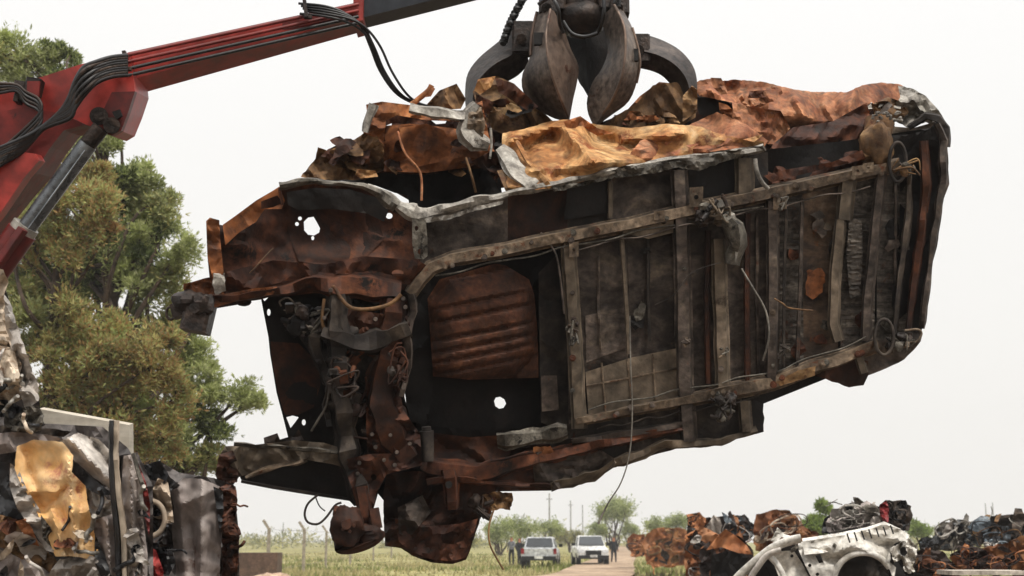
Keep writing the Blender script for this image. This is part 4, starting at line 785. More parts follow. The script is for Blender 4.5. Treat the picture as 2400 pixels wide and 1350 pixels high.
# knuckle
mb = MB()
plate(mb, [(92, 182), (188, 151), (250, 136), (305, 122), (316, 214), (300, 262), (282, 306), (262, 318), (244, 312), (214, 296), (190, 290), (150, 300), (120, 330), (60, 330), (-40, 330), (-60, 215), (40, 196)], lambda x, y: 7.84, .3)
kn = mb.build('knuckle', M_red, crane, smooth_=False)
mb = MB(); plate(mb, [(-70, 290), (0, 262), (60, 250), (150, 268), (200, 292), (150, 305), (118, 345), (80, 405), (40, 450), (-10, 512), (-80, 590), (-120, 500)], 7.76, .3)
mb.build('main_boom', M_redd, crane, smooth_=False)
mb = MB(); plate(mb, [(-80, 372), (0, 368), (48, 356), (82, 360), (92, 376), (60, 412), (0, 500), (-60, 575), (-80, 560)], 7.66, .1)
mb.build('boom_side_plate', M_red, crane, smooth_=False)
mb = MB(); plate(mb, [(240, 262), (262, 216), (316, 214), (300, 264), (284, 306), (262, 318), (244, 312)], 7.8, .05); mb.build('knuckle_lug', M_redd, kn, smooth_=False)
mb = MB(); mb.cyl(P(262, 294, 7.78), P(262, 294, 7.7), .05, .05, 18); mb.cyl(P(232, 272, 7.84), P(232, 272, 7.74), .055, .055, 18); mb.cyl(P(232, 272, 7.74), P(232, 272, 7.71), .03, .03, 6); mb.build('pivot_pin', M_cast, kn, ang=.6)
mb = MB(); plate(mb, [(262, 262), (280, 256), (286, 272), (272, 280)], 7.77, .02); mb.build('lug_slot', M_dark, kn)
mb = MB(); plate(mb, [(258, 282), (272, 284), (276, 298), (262, 300)], 7.765, .02); mb.build('lug_plate', M_steelb, kn)
# cylinder
cy = MB(); cy.cyl(P(236, 300, 7.72), P(196, 350, 7.72), .052, .052, 18); cr_ = cy.build('cylinder_rod_end', M_cast, crane, ang=.6)
mb = MB(); mb.cyl(P(206, 338, 7.72), P(62, 535, 7.72), .056, .056, 20); mb.build('piston_rod', M_ram, crane, ang=.6)
mb = MB(); mb.cyl(P(200, 352, 7.66), P(60, 545, 7.66), .006, .006, 6); mb.build('rod_guide', M_chrome, crane)
mb = MB(); mb.cyl(P(62, 528, 7.72), P(50, 545, 7.72), .082, .082, 20); mb.build('gland_collar', M_steelb, crane, ang=.6)
mb = MB(); mb.cyl(P(52, 542, 7.72), P(-60, 700, 7.72), .09, .09, 20); mb.bbox(P(20, 585, 7.62), (.05, .05, .3), frame3(P(52, 542, 7.72), P(-60, 700, 7.72)), .2); mb.build('cylinder_barrel', M_redd, crane, ang=.6)
# hoses over the knuckle
for i in range(9):
    o = i * 5.2; j = 3 * (i % 2)
    wire('hose', [(300, 130 + o * 1.1, 7.76), (262, 134 + o * 1.1, 7.74), (225, 145 + o * 1.2, 7.7), (196, 158 + o * 1.6, 7.68 - j * .01), (176, 190 + o * 1.5, 7.66), (162, 228 + o * 1.2, 7.66), (140 - o, 262 + o, 7.66), (95 - o, 300 + o * 1.3, 7.66), (40 - o, 330 + o * 1.4, 7.62), (-60, 370 + o * 1.5, 7.62)], .0135, [M_rubber, M_cast, M_rubber][i % 3], kn)
for i in range(4):
    o = i * 9
    wire('hose', [(-60, 200 + o, 7.74), (0, 196 + o * .8, 7.7), (40, 200 + o * .5, 7.7), (60, 215 + o, 7.7), (90, 232 + o, 7.7), (96, 260 + o, 7.68), (60, 300 + o, 7.66), (10, 345 + o, 7.64)], .01, M_rubber if i % 2 else M_cast, kn)
mb = MB()
for (x, y, a, b) in ((50, 205, .07, .06), (80, 205, .09, .1), (60, 232, .12, .03), (45, 225, .03, .09)):
    mb.bbox(P(x, y, 7.76), (a, .08, b), Matrix.Rotation(.15, 3, 'Y'), .15)
mb.build('valve_block', M_cast, kn)
mb = MB(); plate(mb, [(64, 190), (92, 190), (90, 226), (62, 222)], 7.71, .02); mb.build('valve_cover', M_redd, kn)
# hoses drooping from the boom end to the grapple side
for i, (dx, sg) in enumerate(((0, 0), (6, 3), (10, -4), (16, 8), (3, 5))):
    wire('drooping_hose', [(700 + dx, 8 + i * 6, 8.2), (760, 14 + i * 6, 8.18), (806 + dx, 30 + i * 5, 8.2), (845 + dx, 60 + i * 3, 8.25), (868 + dx + sg, 110, 8.3), (890 + dx + sg * 1.4, 165, 8.35), (925 + dx + sg, 215, 8.4), (965 + dx * .8, 240, 8.5), (1010, 250, 8.6)], .0085, M_rubber, crane)
# crane pedestal out of the frame at the left, so that the boom stands on something
mb = MB(); mb.bbox(Vector((-4.6, 6.9, 1.6)), (.5, .5, 3.2), None, .2); box_between(mb, Vector((-4.6, 7.1, 3.1)), P(-60, 480, 7.9), .3, .3); mb.build('pedestal', M_redd, crane)
# ------------------------------------------------------------------ scrap heap at the left, in front of the trees
def sm(mb, poly, d, **kw): sheet_mb(mb, poly, d, **kw)
def body(name, root, poly, d, mat, thick, cr, step=16): return sheet(name, poly, d, mat, root, step=step, thick=thick, cr=cr, ang=.6)
def rods(root, n, box, d, mats, seed, r=(.005, .014), ln=80, name='bent_rod'):
    rr = random.Random(seed); x0, y0, x1, y1 = box
    for k in range(n):
        x, y = rr.uniform(x0, x1), rr.uniform(y0, y1); a = rr.uniform(-.6, .6) + (math.pi / 2 if rr.random() < .6 else 0); pts = []
        for i in range(5):
            pts.append((x, y, d + rr.uniform(-.05, .05))); a += rr.uniform(-.7, .7); x += math.cos(a) * ln / 4; y += math.sin(a) * ln / 4
        wire(name, pts, rr.uniform(*r), rr.choice(mats), root)
def shards(root, n, box, d, mats, seed, size=(25, 70), name='crumpled_panel', amp=.06, clip=None):
    rr = random.Random(seed); x0, y0, x1, y1 = box; by = {}
    for k in range(n):
        for _ in range(20):
            cx, cy = rr.uniform(x0, x1), rr.uniform(y0, y1)
            if clip is None or inside(cx, cy, clip): break
        a = rr.uniform(0, math.pi); L_ = rr.uniform(*size); q = L_ * rr.uniform(.25, .7); m = rr.randrange(len(mats)); poly = []
        for i in range(7):
            t = i / 7 * 2 * math.pi; e = rr.uniform(.6, 1.1); u, v_ = math.cos(t) * L_ * e, math.sin(t) * q * e
            poly.append((cx + u * math.cos(a) - v_ * math.sin(a), cy + u * math.sin(a) + v_ * math.cos(a)))
        tx, ty = rr.uniform(-1, 1) * .0035, rr.uniform(-1, 1) * .0035; d0 = d + rr.uniform(-.12, .1)
        mb = MB(); sheet_mb(mb, poly, lambda x, y: d0 + tx * (x - cx) + ty * (y - cy), step=max(6, L_ / 7), thick=.012, cr=(amp, L_ * .8, seed * 50 + k), jag=1)
        if mb.v: mb.build(name, mats[m], root, ang=.5)
# orange-panelled bale (bottom left)
s1 = empty('crushed_car', P(160, 1600, 6.4), 'crushed car bale with a large faded orange panel among grey sheets', 'crushed car', 'crushed cars in the left heap')
body('crushed_body', s1, [(-80, 1010), (60, 990), (240, 1000), (300, 1050), (340, 1120), (352, 1420), (-80, 1420)], 6.5, M_darkp, 1.2, (.10, 90, 201))
sheet('orange_panel', [(40, 1046), (80, 1030), (146, 1036), (172, 1068), (168, 1106), (200, 1138), (206, 1180), (218, 1230), (230, 1290), (220, 1312), (170, 1304), (130, 1304), (104, 1240), (82, 1190), (52, 1140), (34, 1098)], 6.2, M_yellow, s1, step=8, thick=.02, cr=(.05, 95, 202), jag=1, extra=ridges([(60, 1060, 100, 1200, 26, .05), (160, 1080, 170, 1200, 22, -.07), (170, 1200, 185, 1300, 20, -.07), (80, 1150, 150, 1160, 20, -.04), (110, 1190, 160, 1140, 14, .05), (120, 1190, 150, 1300, 14, -.05)]))
sheet('crumpled_panel', [(-60, 1022), (30, 1012), (110, 1018), (150, 1030), (60, 1055), (-60, 1075)], 6.33, M_mauve, s1, step=9, cr=(.06, 70, 203))
sheet('crumpled_panel', [(24, 1085), (44, 1100), (62, 1145), (92, 1192), (116, 1245), (128, 1296), (108, 1290), (70, 1235), (40, 1190), (22, 1140)], 6.22, M_silver, s1, step=7, cr=(.07, 40, 204))
sheet('crumpled_panel', [(-60, 1080), (20, 1085), (22, 1140), (40, 1195), (70, 1235), (20, 1230), (-60, 1180)], 6.36, M_char, s1, step=10, cr=(.08, 60, 205))
sheet('crumpled_panel', [(140, 1034), (182, 1014), (232, 1030), (262, 1060), (276, 1130), (262, 1150), (220, 1120), (170, 1076)], 6.3, M_silver, s1, step=8, cr=(.05, 70, 206), jag=1, extra=ridges([(165, 1030, 262, 1130, 22, -.12), (210, 1025, 270, 1100, 16, .08)]))
sheet('crumpled_panel', [(168, 1078), (215, 1120), (268, 1160), (232, 1160), (190, 1138), (162, 1108)], 6.24, M_char, s1, step=8, cr=(.04, 60, 207))
sheet('crumpled_panel', [(192, 1140), (240, 1162), (272, 1180), (270, 1210), (222, 1215), (200, 1190)], 6.27, M_silver, s1, step=7, cr=(.08, 35, 208), jag=2)
sheet('crumpled_panel', [(215, 1220), (262, 1205), (285, 1250), (282, 1345), (270, 1420), (232, 1420), (225, 1300)], 6.27, M_mauve, s1, step=8, cr=(.05, 60, 209), extra=ridges([(250, 1220, 262, 1420, 20, -.12)]))
sheet('crumpled_panel', [(222, 1250), (240, 1290), (262, 1350), (250, 1380), (222, 1320)], 6.18, M_char, s1, step=8, cr=(.05, 40, 210))
sheet('crumpled_panel', [(-60, 1190), (30, 1215), (90, 1268), (130, 1310), (150, 1350), (80, 1330), (20, 1290), (-60, 1260)], 6.3, M_rbrn, s1, step=9, cr=(.08, 50, 211), jag=2)
sheet('crumpled_panel', [(36, 1222), (60, 1215), (76, 1240), (92, 1280), (70, 1275)], 6.2, M_rust, s1, step=7, cr=(.04, 30, 212))
sheet('crumpled_panel', [(-60, 1265), (30, 1300), (100, 1330), (150, 1370), (120, 1430), (-60, 1430)], 6.25, M_mauve, s1, step=9, cr=(.12, 60, 213), jag=2)
sheet('crumpled_panel', [(140, 1310), (215, 1302), (260, 1340), (240, 1420), (130, 1420), (110, 1350)], 6.22, M_silver, s1, step=8, cr=(.12, 45, 214), jag=2)
sheet('crumpled_panel', [(95, 1205), (118, 1235), (140, 1285), (128, 1290), (100, 1262)], 6.16, M_ashd, s1, step=6, cr=(.06, 22, 215))
shards(s1, 16, (-40, 1230, 250, 1400), 6.2, [M_silver, M_mauve, M_beige, M_char, M_rdark, M_beige], 21, (20, 52), amp=.05)
rods(s1, 6, (-20, 1180, 240, 1340), 6.12, [M_steelb, M_char, M_silver], 22, ln=60)
beam('bumper_strip', [(272, 985), (270, 1060), (276, 1150), (288, 1240), (292, 1350), (290, 1430)], [13, 13, 14, 15, 15, 14], lambda x, y: 6.18, M_beige, s1, h=.05, dent=.2, seed=220)
beam('bumper_strip', [(262, 985), (260, 1060), (264, 1150), (274, 1240), (278, 1350), (276, 1430)], [10, 10, 12, 12, 12, 12], lambda x, y: 6.15, M_char, s1, h=.04, dent=.2, seed=221)
# tall narrow bale behind the strip
s2 = empty('crushed_car', P(330, 1600, 6.5), 'narrow crushed car with a pale dented panel squeezed in the middle of the left heap', 'crushed car', 'crushed cars in the left heap')
body('crushed_body', s2, [(285, 1075), (322, 1060), (340, 1100), (358, 1140), (360, 1420), (285, 1420)], 6.45, M_darkp, 1.0, (.08, 60, 231))
sheet('crumpled_panel', [(290, 1068), (316, 1064), (328, 1110), (334, 1200), (346, 1300), (345, 1420), (296, 1420), (292, 1250), (284, 1150)], 6.25, M_mauve, s2, step=8, cr=(.05, 60, 232), extra=ridges([(305, 1070, 315, 1420, 14, -.10), (330, 1120, 338, 1420, 8, -.06)]))
sheet('crumpled_panel', [(322, 1080), (342, 1130), (352, 1180), (350, 1260), (336, 1200), (328, 1130)], 6.2, M_redd, s2, step=7, cr=(.05, 35, 233))
sheet('crumpled_panel', [(296, 1240), (325, 1250), (338, 1300), (325, 1360), (300, 1340)], 6.15, M_silver, s2, step=7, cr=(.08, 30, 234))
shards(s2, 8, (298, 1160, 345, 1340), 6.2, [M_silver, M_char, M_mauve, M_beige], 24, (10, 26), amp=.04)
rods(s2, 3, (300, 1100, 345, 1320), 6.12, [M_steelb, M_char], 25, ln=60)
beam('door_edge', [(312, 1062), (326, 1110), (340, 1150)], [8, 10, 8], lambda x, y: 6.15, M_ashd, s2, h=.04, dent=.4, seed=235)
# right bale with the mauve-grey bonnet
s3 = empty('crushed_car', P(460, 1600, 6.8), 'crushed car with a purplish grey bonnet at the right end of the left heap', 'crushed car', 'crushed cars in the left heap')
body('crushed_body', s3, [(340, 1092), (372, 1080), (420, 1108), (500, 1120), (548, 1136), (560, 1250), (562, 1420), (345, 1420)], 6.95, M_darkp, 1.0, (.1, 70, 241))
sheet('bonnet', [(398, 1150), (430, 1120), (470, 1122), (515, 1140), (522, 1180), (518, 1280), (512, 1420), (405, 1420), (412, 1330), (402, 1240), (408, 1190)], lambda x, y: 6.7 + abs(x - 470) * .002, M_mauve, s3, step=5, thick=.015, cr=(.05, 90, 242), jag=1, extra=ridges([(420, 1150, 436, 1420, 30, -.05), (475, 1140, 480, 1420, 34, -.04), (430, 1180, 500, 1150, 22, -.05), (452, 1230, 458, 1420, 14, .03)]))
sheet('crumpled_panel', [(335, 1090), (376, 1080), (400, 1120), (425, 1140), (400, 1150), (370, 1130), (345, 1120)], 6.72, M_char, s3, step=7, cr=(.07, 35, 243), jag=1)
sheet('crumpled_panel', [(352, 1160), (370, 1120), (394, 1130), (402, 1180), (408, 1225), (385, 1222), (378, 1180)], 6.68, M_beige, s3, step=7, cr=(.08, 35, 244))
mb = MB(); mb.tube([P(352 + 34 * math.cos(a), 1215 + 42 * math.sin(a), 6.62) for a in [-1.6, -1.0, -.4, .2, .8, 1.4]], .014, 8); mb.build('headlamp_rim', M_beige, s3, ang=1)
sheet('crumpled_panel', [(350, 1180), (380, 1190), (392, 1230), (370, 1260), (350, 1240)], 6.72, M_soot, s3, step=7, cr=(.04, 30, 245))
sheet('crumpled_panel', [(350, 1270), (400, 1280), (412, 1320), (395, 1350), (350, 1330)], 6.7, M_char, s3, step=7, cr=(.07, 35, 246))
sheet('crumpled_panel', [(350, 1280), (366, 1290), (384, 1340), (372, 1420), (346, 1420)], 6.6, M_redp, s3, step=7, cr=(.06, 30, 247))
sheet('rusty_door_edge', [(514, 1142), (532, 1134), (552, 1140), (556, 1180), (552, 1230), (562, 1260), (560, 1300), (550, 1420), (516, 1420), (522, 1300), (520, 1200)], 6.75, M_rdark, s3, step=7, thick=.03, cr=(.12, 35, 248), jag=2)
sheet('crumpled_panel', [(500, 1140), (522, 1150), (524, 1200), (516, 1260), (508, 1200)], 6.66, M_char, s3, step=7, cr=(.04, 30, 249))
shards(s3, 10, (350, 1110, 400, 1350), 6.66, [M_silver, M_char, M_soot, M_beige], 27, (10, 28), amp=.04)
rods(s3, 3, (345, 1100, 410, 1330), 6.6, [M_steelb, M_char], 28, ln=50)
rods(s3, 5, (525, 1160, 548, 1320), 6.68, [M_rdark, M_rdark2], 29, ln=36)
# upper left bale
s4 = empty('crushed_car', P(20, 1010, 6.6), 'beige and pinkish crushed car standing on end on top of the left heap', 'crushed car', 'crushed cars in the left heap')
body('crushed_body', s4, [(-80, 640), (0, 640), (20, 700), (40, 780), (60, 870), (90, 920), (98, 990), (60, 1020), (-80, 1020)], 6.7, M_darkp, .9, (.1, 70, 251))
sheet('crumpled_panel', [(-70, 640), (-10, 626), (8, 632), (20, 662), (10, 690), (14, 760), (34, 820), (46, 870), (36, 930), (-70, 930)], 6.45, M_beige, s4, step=8, cr=(.13, 70, 252), jag=1)
sheet('crumpled_panel', [(10, 690), (22, 705), (36, 750), (62, 830), (80, 880), (92, 900), (90, 940), (60, 960), (40, 900), (30, 820), (12, 760)], 6.42, M_silver, s4, step=8, cr=(.12, 45, 253), jag=2)
sheet('crumpled_panel', [(-70, 780), (20, 800), (44, 870), (60, 930), (20, 950), (-70, 940)], 6.38, M_beige, s4, step=8, cr=(.13, 45, 254), jag=1)
sheet('crumpled_panel', [(-70, 930), (20, 938), (60, 960), (70, 990), (20, 980), (-70, 970)], 6.42, M_char, s4, step=8, cr=(.05, 35, 255))
sheet('crumpled_panel', [(10, 965), (50, 955), (90, 950), (104, 975), (96, 1010), (60, 1020), (10, 1000)], 6.36, M_ashd, s4, step=7, cr=(.1, 25, 256), jag=2)
sheet('crumpled_panel', [(-70, 990), (60, 1004), (130, 1005), (168, 1012), (150, 1024), (60, 1020), (-70, 1020)], 6.4, M_soot2, s4, step=8, cr=(.05, 40, 257), jag=1)
shards(s4, 12, (-30, 740, 80, 1000), 6.36, [M_silver, M_beige, M_mauve, M_char, M_rbrn], 31, (10, 34), amp=.05, clip=[(-60, 700), (10, 700), (60, 870), (80, 980), (-60, 980)])
rods(s4, 6, (0, 860, 80, 1000), 6.3, [M_steelb, M_char, M_beige], 32, ln=50)
# pale board behind the heap
mb = MB(); plate(mb, [(90, 958), (302, 996), (306, 1420), (90, 1420)], 7.6, .09)
bd = mb.build('wooden_board', M_board, None, smooth_=False); tag(bd, 'pale weathered board sticking up behind the left scrap heap', 'board')
# low brown steel box and a dirt mound at the edge of the field
q = G(606, 46); mb = MB(); mb.bbox(q + Vector((0, 0, .55)), (1.55, 1.0, 1.12), None, .03)
bx = mb.build('steel_box', rust('brown_box_paint', [C('4b382e'), C('5b463a'), C('66503f')], 3, rough=.7, bump=.1), None); tag(bx, 'plain brown steel box standing beside the left scrap heap', 'box')
q = G(640, 42); mb = MB(); mb.lump(q + Vector((0, 0, .0)), (1.35, .9, .50), 3, .25, 16, freq=2)
bx = mb.build('dirt_mound', rust('pinkish_dirt', [C('9c7f69'), C('b79a82'), C('c9ad95')], 3, rough=.95), None); tag(bx, 'low pinkish dirt mound in front of the brown steel box', 'mound')
# ------------------------------------------------------------------ ground, grass, road
def ground_mat(name, cols, scale, det=8):
    return rust(name, cols, scale, rough=.95, bump=.6, spec=.1)
M_grass = ground_mat('dry_grass_ground', [C('6a6640'), C('88834f'), C('a09868'), C('b0a67c')], .22)
M_dirt = ground_mat('dirt_road', [C('8c7660'), C('a8917a'), C('bca58c')], .6)
gm = MB(); N_ = 60
for j in range(N_ + 1):
    for i in range(N_ + 1):
        t = j / N_; y = -40 + 560 * t ** 2; x = (i / N_ - .5) * (400 + y * 2.2)
        z = .15 * noise.noise(Vector((x / 40, y / 40, 0))) if y > 40 else 0
        gm.v.append(Vector((x, y, z - .02)))
for j in range(N_):
    for i in range(N_):
        a = j * (N_ + 1) + i; gm.f.append((a, a + 1, a + N_ + 2, a + N_ + 1))
gm.m = [0] * len(gm.f)
g = gm.build('ground', M_grass, None, off=(0, 0, 0)); tag(g, 'dry yellow-green field stretching to the horizon', None, kind='structure')
M_yard = ground_mat('yard_dirt', [C('4a4036'), C('625547'), C('75675a')], .8)
yd = MB(); yd.add([(-60, -40, .17), (60, -40, .17), (45, 42, .17), (2, 44, .17), (-30, 40, .17)], [(0, 1, 2, 3, 4)]); o = yd.build('yard', M_yard, None, off=(0, 0, .17)); tag(o, 'bare brown dirt of the scrapyard under the crane and piles', None, kind='structure')
rd = MB(); pr = []
road = [(1200, 42, 6), (1375, 52, 3.6), (1405, 62, 3.4), (1418, 75, 3.2), (1440, 95, 3), (1452, 120, 3), (1462, 170, 3), (1470, 260, 3)]
cs_ = smooth([Vector((G(px, yy).x, yy, wd)) for px, yy, wd in road], 6)
for v_ in cs_: pr += [Vector((v_.x - v_.z / 2, v_.y, .17)), Vector((v_.x, v_.y, .19)), Vector((v_.x + v_.z / 2, v_.y, .17))]
for i in range(len(cs_) - 1):
    for k in range(2): rd.f.append((i * 3 + k, i * 3 + k + 1, i * 3 + k + 4, i * 3 + k + 3))
rd.v = pr; rd.m = [0] * len(rd.f); o = rd.build('road', M_dirt, None); tag(o, 'pinkish dirt track running away through the field', None, kind='structure')
def in_road(x, y):
    for a, b in zip(cs_, cs_[1:]):
        if a.y <= y <= b.y: return abs(x - a.x) < a.z / 2
    return False
M_gb1 = rust('grass_straw', [C('8f8658'), C('aca272'), C('beb48a')], 2, rough=.9, bump=0)
M_gb2 = rust('grass_green', [C('606636'), C('7a8046'), C('90955a')], 2, rough=.9, bump=0)
gr = MB(); r = random.Random(5)
for k in range(36000):
    y = 48 + 90 * r.random() ** 1.5; x = r.uniform(-.42, .42) * y
    if in_road(x, y): continue
    dn = noise.noise(Vector((x / 6, y / 9, 3)))
    if dn < -.12 and r.random() < .75: continue
    h = r.uniform(.08, .32) * (1 + dn); w_ = r.uniform(.02, .06); z0 = .15 * noise.noise(Vector((x / 40, y / 40, 0))) - .04; a = r.uniform(-.25, .25) * h
    v0 = Vector((x - w_, y, z0)); v1 = Vector((x + w_, y + r.uniform(-.05, .05), z0)); v2 = Vector((x + a, y + r.uniform(-.1, .1), z0 + h))
    gr.add([v0, v1, v2], [(0, 1, 2)], 0 if noise.noise(Vector((x / 9, y / 12, 8))) + r.uniform(-.3, .3) > -.05 else 1)
o = gr.build('grass', [M_gb1, M_gb2], None, smooth_=False); tag(o, 'tall dry grass covering the field', 'grass', kind='stuff')
# ------------------------------------------------------------------ foliage
def leafmat(name, cols):
    m = rust(name, cols, 1.2, rough=.8, bump=0, spec=.2); b = m.node_tree.nodes['Principled BSDF']
    t = m.node_tree; tl = nn(t, 'ShaderNodeBsdfTranslucent'); ms = nn(t, 'ShaderNodeMixShader'); ms.inputs[0].default_value = .48
    cl = b.inputs['Base Color'].links[0].from_socket; t.links.new(cl, tl.inputs[0]); t.links.new(b.outputs[0], ms.inputs[1]); t.links.new(tl.outputs[0], ms.inputs[2])
    t.links.new(ms.outputs[0], t.nodes['Material Output'].inputs[0]); return m
L_g = leafmat('leaf_green', [C('858f54'), C('a5ae6c'), C('c0c78a')])
L_lg = leafmat('leaf_light_green', [C('a5ac70'), C('c2c78c'), C('d8dbaa')])
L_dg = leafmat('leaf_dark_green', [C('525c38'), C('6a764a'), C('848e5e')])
L_br = leafmat('leaf_brown', [C('98784c'), C('b89664'), C('ccac78')])
L_yb = leafmat('leaf_ochre', [C('9e985c'), C('bab272'), C('cec88c')])
M_bark = rust('bark', [C('2a211a'), C('4b3c2f'), C('5f4f3e')], 3, bump=.6)
M_bright = leafmat('leaf_bright_green', [C('6c8240'), C('8ea054'), C('a8b870')])
def leaves(mb, c, rad, n, r, mi, sz, up=.5, sprig=3):
    """feathery sprigs: a few thin slivers fanning from points spread near the clump's shell"""
    for _ in range(n):
        u = Vector((r.gauss(0, 1), r.gauss(0, 1), r.gauss(0, 1))).normalized()
        k = min(1.7, .25 + abs(r.gauss(0, .62))) * (1 + .5 * noise.noise(u * 2.5 + c)); p = c + Vector((u.x * rad[0], u.y * rad[1], u.z * rad[2])) * k
        for _ in range(sprig):
            d = (u * .8 + Vector((r.gauss(0, .6), r.gauss(0, .6), up + r.gauss(0, .5)))).normalized(); s = sz * r.uniform(.6, 1.3)
            q = d.cross(Vector((r.gauss(0, 1), r.gauss(0, 1), r.gauss(0, 1)))).normalized() * s * .13
            m_ = p + d * s * .5
            mb.add([p, m_ + q, p + d * s, m_ - q], [(0, 1, 2, 3)], mi if isinstance(mi, int) else r.choice(mi))
def limb(mb, a, b, r0, r1, rr, sag=.1):
    a = Vector(a); b = Vector(b); m1 = a.lerp(b, .35) + Vector((rr.gauss(0, 1), rr.gauss(0, 1), rr.gauss(0, 1))) * (b - a).length * sag; m2 = a.lerp(b, .7) + Vector((rr.gauss(0, 1), rr.gauss(0, 1), rr.gauss(0, 1))) * (b - a).length * sag
    mb.tube([a, m1, m2, b], lambda t: r0 + (r1 - r0) * t, 7, sub=4)
def tree(name, label, base, blobs, mats, D, seed, sz, dens=1.0, group=None, trunk_r=.25, cat='tree', up=.5, mainx=None):
    """blobs: (px, py, radius px, material index or list, depth offset m)"""
    r = random.Random(seed); root = empty(name, base, label, cat, group); cm_ = MB(); tm = MB()
    top = P(mainx or blobs[0][0], min(b[1] for b in blobs) + 120, D); mid = Vector(base).lerp(top, .5) + Vector((r.gauss(0, .3), r.gauss(0, .3), 0))
    tm.tube([Vector(base) - Vector((0, 0, .3)), Vector(base).lerp(mid, .5), mid, top], lambda t: trunk_r * (1 - t) ** .8 + .02, 9)
    for (px, py, pr, mi, do) in blobs:
        c = P(px, py, D + do); s = pr * (D + do) / F; t_ = max(.12, min(.85, (c.z - base[2]) / max(.1, (top.z - base[2])) - .25))
        st = Vector(base).lerp(mid, t_ * 2) if t_ < .5 else mid.lerp(top, t_ * 2 - 1)
        limb(tm, st, c, trunk_r * .35 * (1 - t_) + .03, .015, r)
        n = int(dens * 42 * (pr * (D) / F / sz) ** 1.6)
        k = max(4, int(pr / 7))
        for _ in range(k):   # sub-clumps leave gaps and uneven outline
            u = Vector((r.gauss(0, 1), r.gauss(0, 1), r.gauss(0, 1))).normalized() * s * r.uniform(.35, .95)
            sr = s * r.uniform(.25, .5); mm = mi if r.random() < .93 else r.randrange(len(mats))
            leaves(cm_, c + u, (sr, sr, sr * r.uniform(.7, 1.1)), max(6, int(n / k)), r, mm, sz, up)
            if r.random() < .5: limb(tm, c, c + u, .02, .008, r)
    tm.build('trunk', M_bark, root); cm_.build('crown', mats, root, smooth_=False)
    return root
mt = [L_g, L_lg, L_dg, L_br, L_yb]
D1 = 26.0
green = [(60, 150, 75, [0, 1], 1), (10, 130, 60, [0, 1, 4], 1), (140, 165, 50, [0, 2], 1), (30, 230, 80, [0, 1], 1), (150, 300, 70, [0, 1], .5), (230, 330, 50, [0, 1], 0), (350, 400, 45, [0, 1], 0), (370, 470, 60, [1, 0, 4], 0),
         (310, 470, 70, [0, 2, 0], .5), (290, 560, 80, [0, 2, 1], 0), (370, 570, 70, [0, 1], 0), (420, 590, 50, [1, 0], -.3), (400, 660, 50, [1, 0, 4], 0), (330, 660, 70, [0, 1], 0), (300, 420, 50, [0, 2], 0), (250, 640, 60, [0, 2], .5),
         (440, 800, 50, [0, 1], 0), (450, 870, 60, [0, 1], 0), (480, 930, 60, [1, 0], 0), (560, 930, 45, [1, 0], 0), (600, 935, 30, [1, 0], -.2), (500, 1000, 50, [0, 2], 0), (420, 1020, 80, [0, 2, 1], 0), (350, 1040, 70, [0, 2], .5), (480, 1070, 50, [0, 4], 0), (420, 1120, 60, [0, 4], 0),
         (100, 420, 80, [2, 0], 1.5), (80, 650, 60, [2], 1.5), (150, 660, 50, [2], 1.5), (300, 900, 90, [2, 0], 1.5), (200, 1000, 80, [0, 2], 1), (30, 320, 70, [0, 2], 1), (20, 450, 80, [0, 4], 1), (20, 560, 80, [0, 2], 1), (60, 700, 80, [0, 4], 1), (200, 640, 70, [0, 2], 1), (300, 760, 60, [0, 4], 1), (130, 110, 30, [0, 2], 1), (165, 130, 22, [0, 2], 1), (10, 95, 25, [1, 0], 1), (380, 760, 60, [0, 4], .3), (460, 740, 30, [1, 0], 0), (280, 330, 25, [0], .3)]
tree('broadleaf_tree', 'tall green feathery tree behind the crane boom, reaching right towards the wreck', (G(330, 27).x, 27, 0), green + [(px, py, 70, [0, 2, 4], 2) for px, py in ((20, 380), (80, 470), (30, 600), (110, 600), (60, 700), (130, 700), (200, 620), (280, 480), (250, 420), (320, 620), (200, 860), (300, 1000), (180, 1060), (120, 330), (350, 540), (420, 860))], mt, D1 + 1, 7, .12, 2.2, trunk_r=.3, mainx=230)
brown = [(130, 420, 70, [4, 4, 3, 0], -.5), (200, 470, 70, [4, 3, 0], -.5), (180, 560, 75, [4, 3, 0], -.5), (110, 500, 70, [4, 0, 1], -.5), (60, 560, 70, [4, 4, 3, 0], 0), (220, 400, 45, [4, 4, 3], 0), (90, 740, 70, [4, 0, 1], 0), (160, 760, 80, [4, 4, 3, 0], -.5), (240, 780, 70, [4, 3, 0], -.5), (60, 820, 60, [4], 0),
         (320, 800, 65, [4, 3, 0], -.5), (250, 870, 90, [4, 3, 0], -.8), (350, 860, 70, [3, 4, 4], -.8), (150, 860, 80, [4, 4, 3, 0], -.5), (120, 940, 80, [4, 3, 0], -.5), (200, 950, 80, [4, 3, 0], -.5), (310, 960, 80, [3, 4, 0], -.5), (400, 940, 60, [4, 3, 0], -.5), (380, 780, 45, [4, 3, 0], -.5), (380, 1030, 60, [4, 3, 0], -.5), (40, 430, 70, [4, 0, 1], 0), (250, 540, 40, [3], -.5)]
tree('broadleaf_tree', 'browning ochre-tinged tree just behind the left scrap heap', (G(160, 25).x, 25, 0), brown, mt, D1 - 1, 9, .11, 2.3, trunk_r=.28, mainx=140)
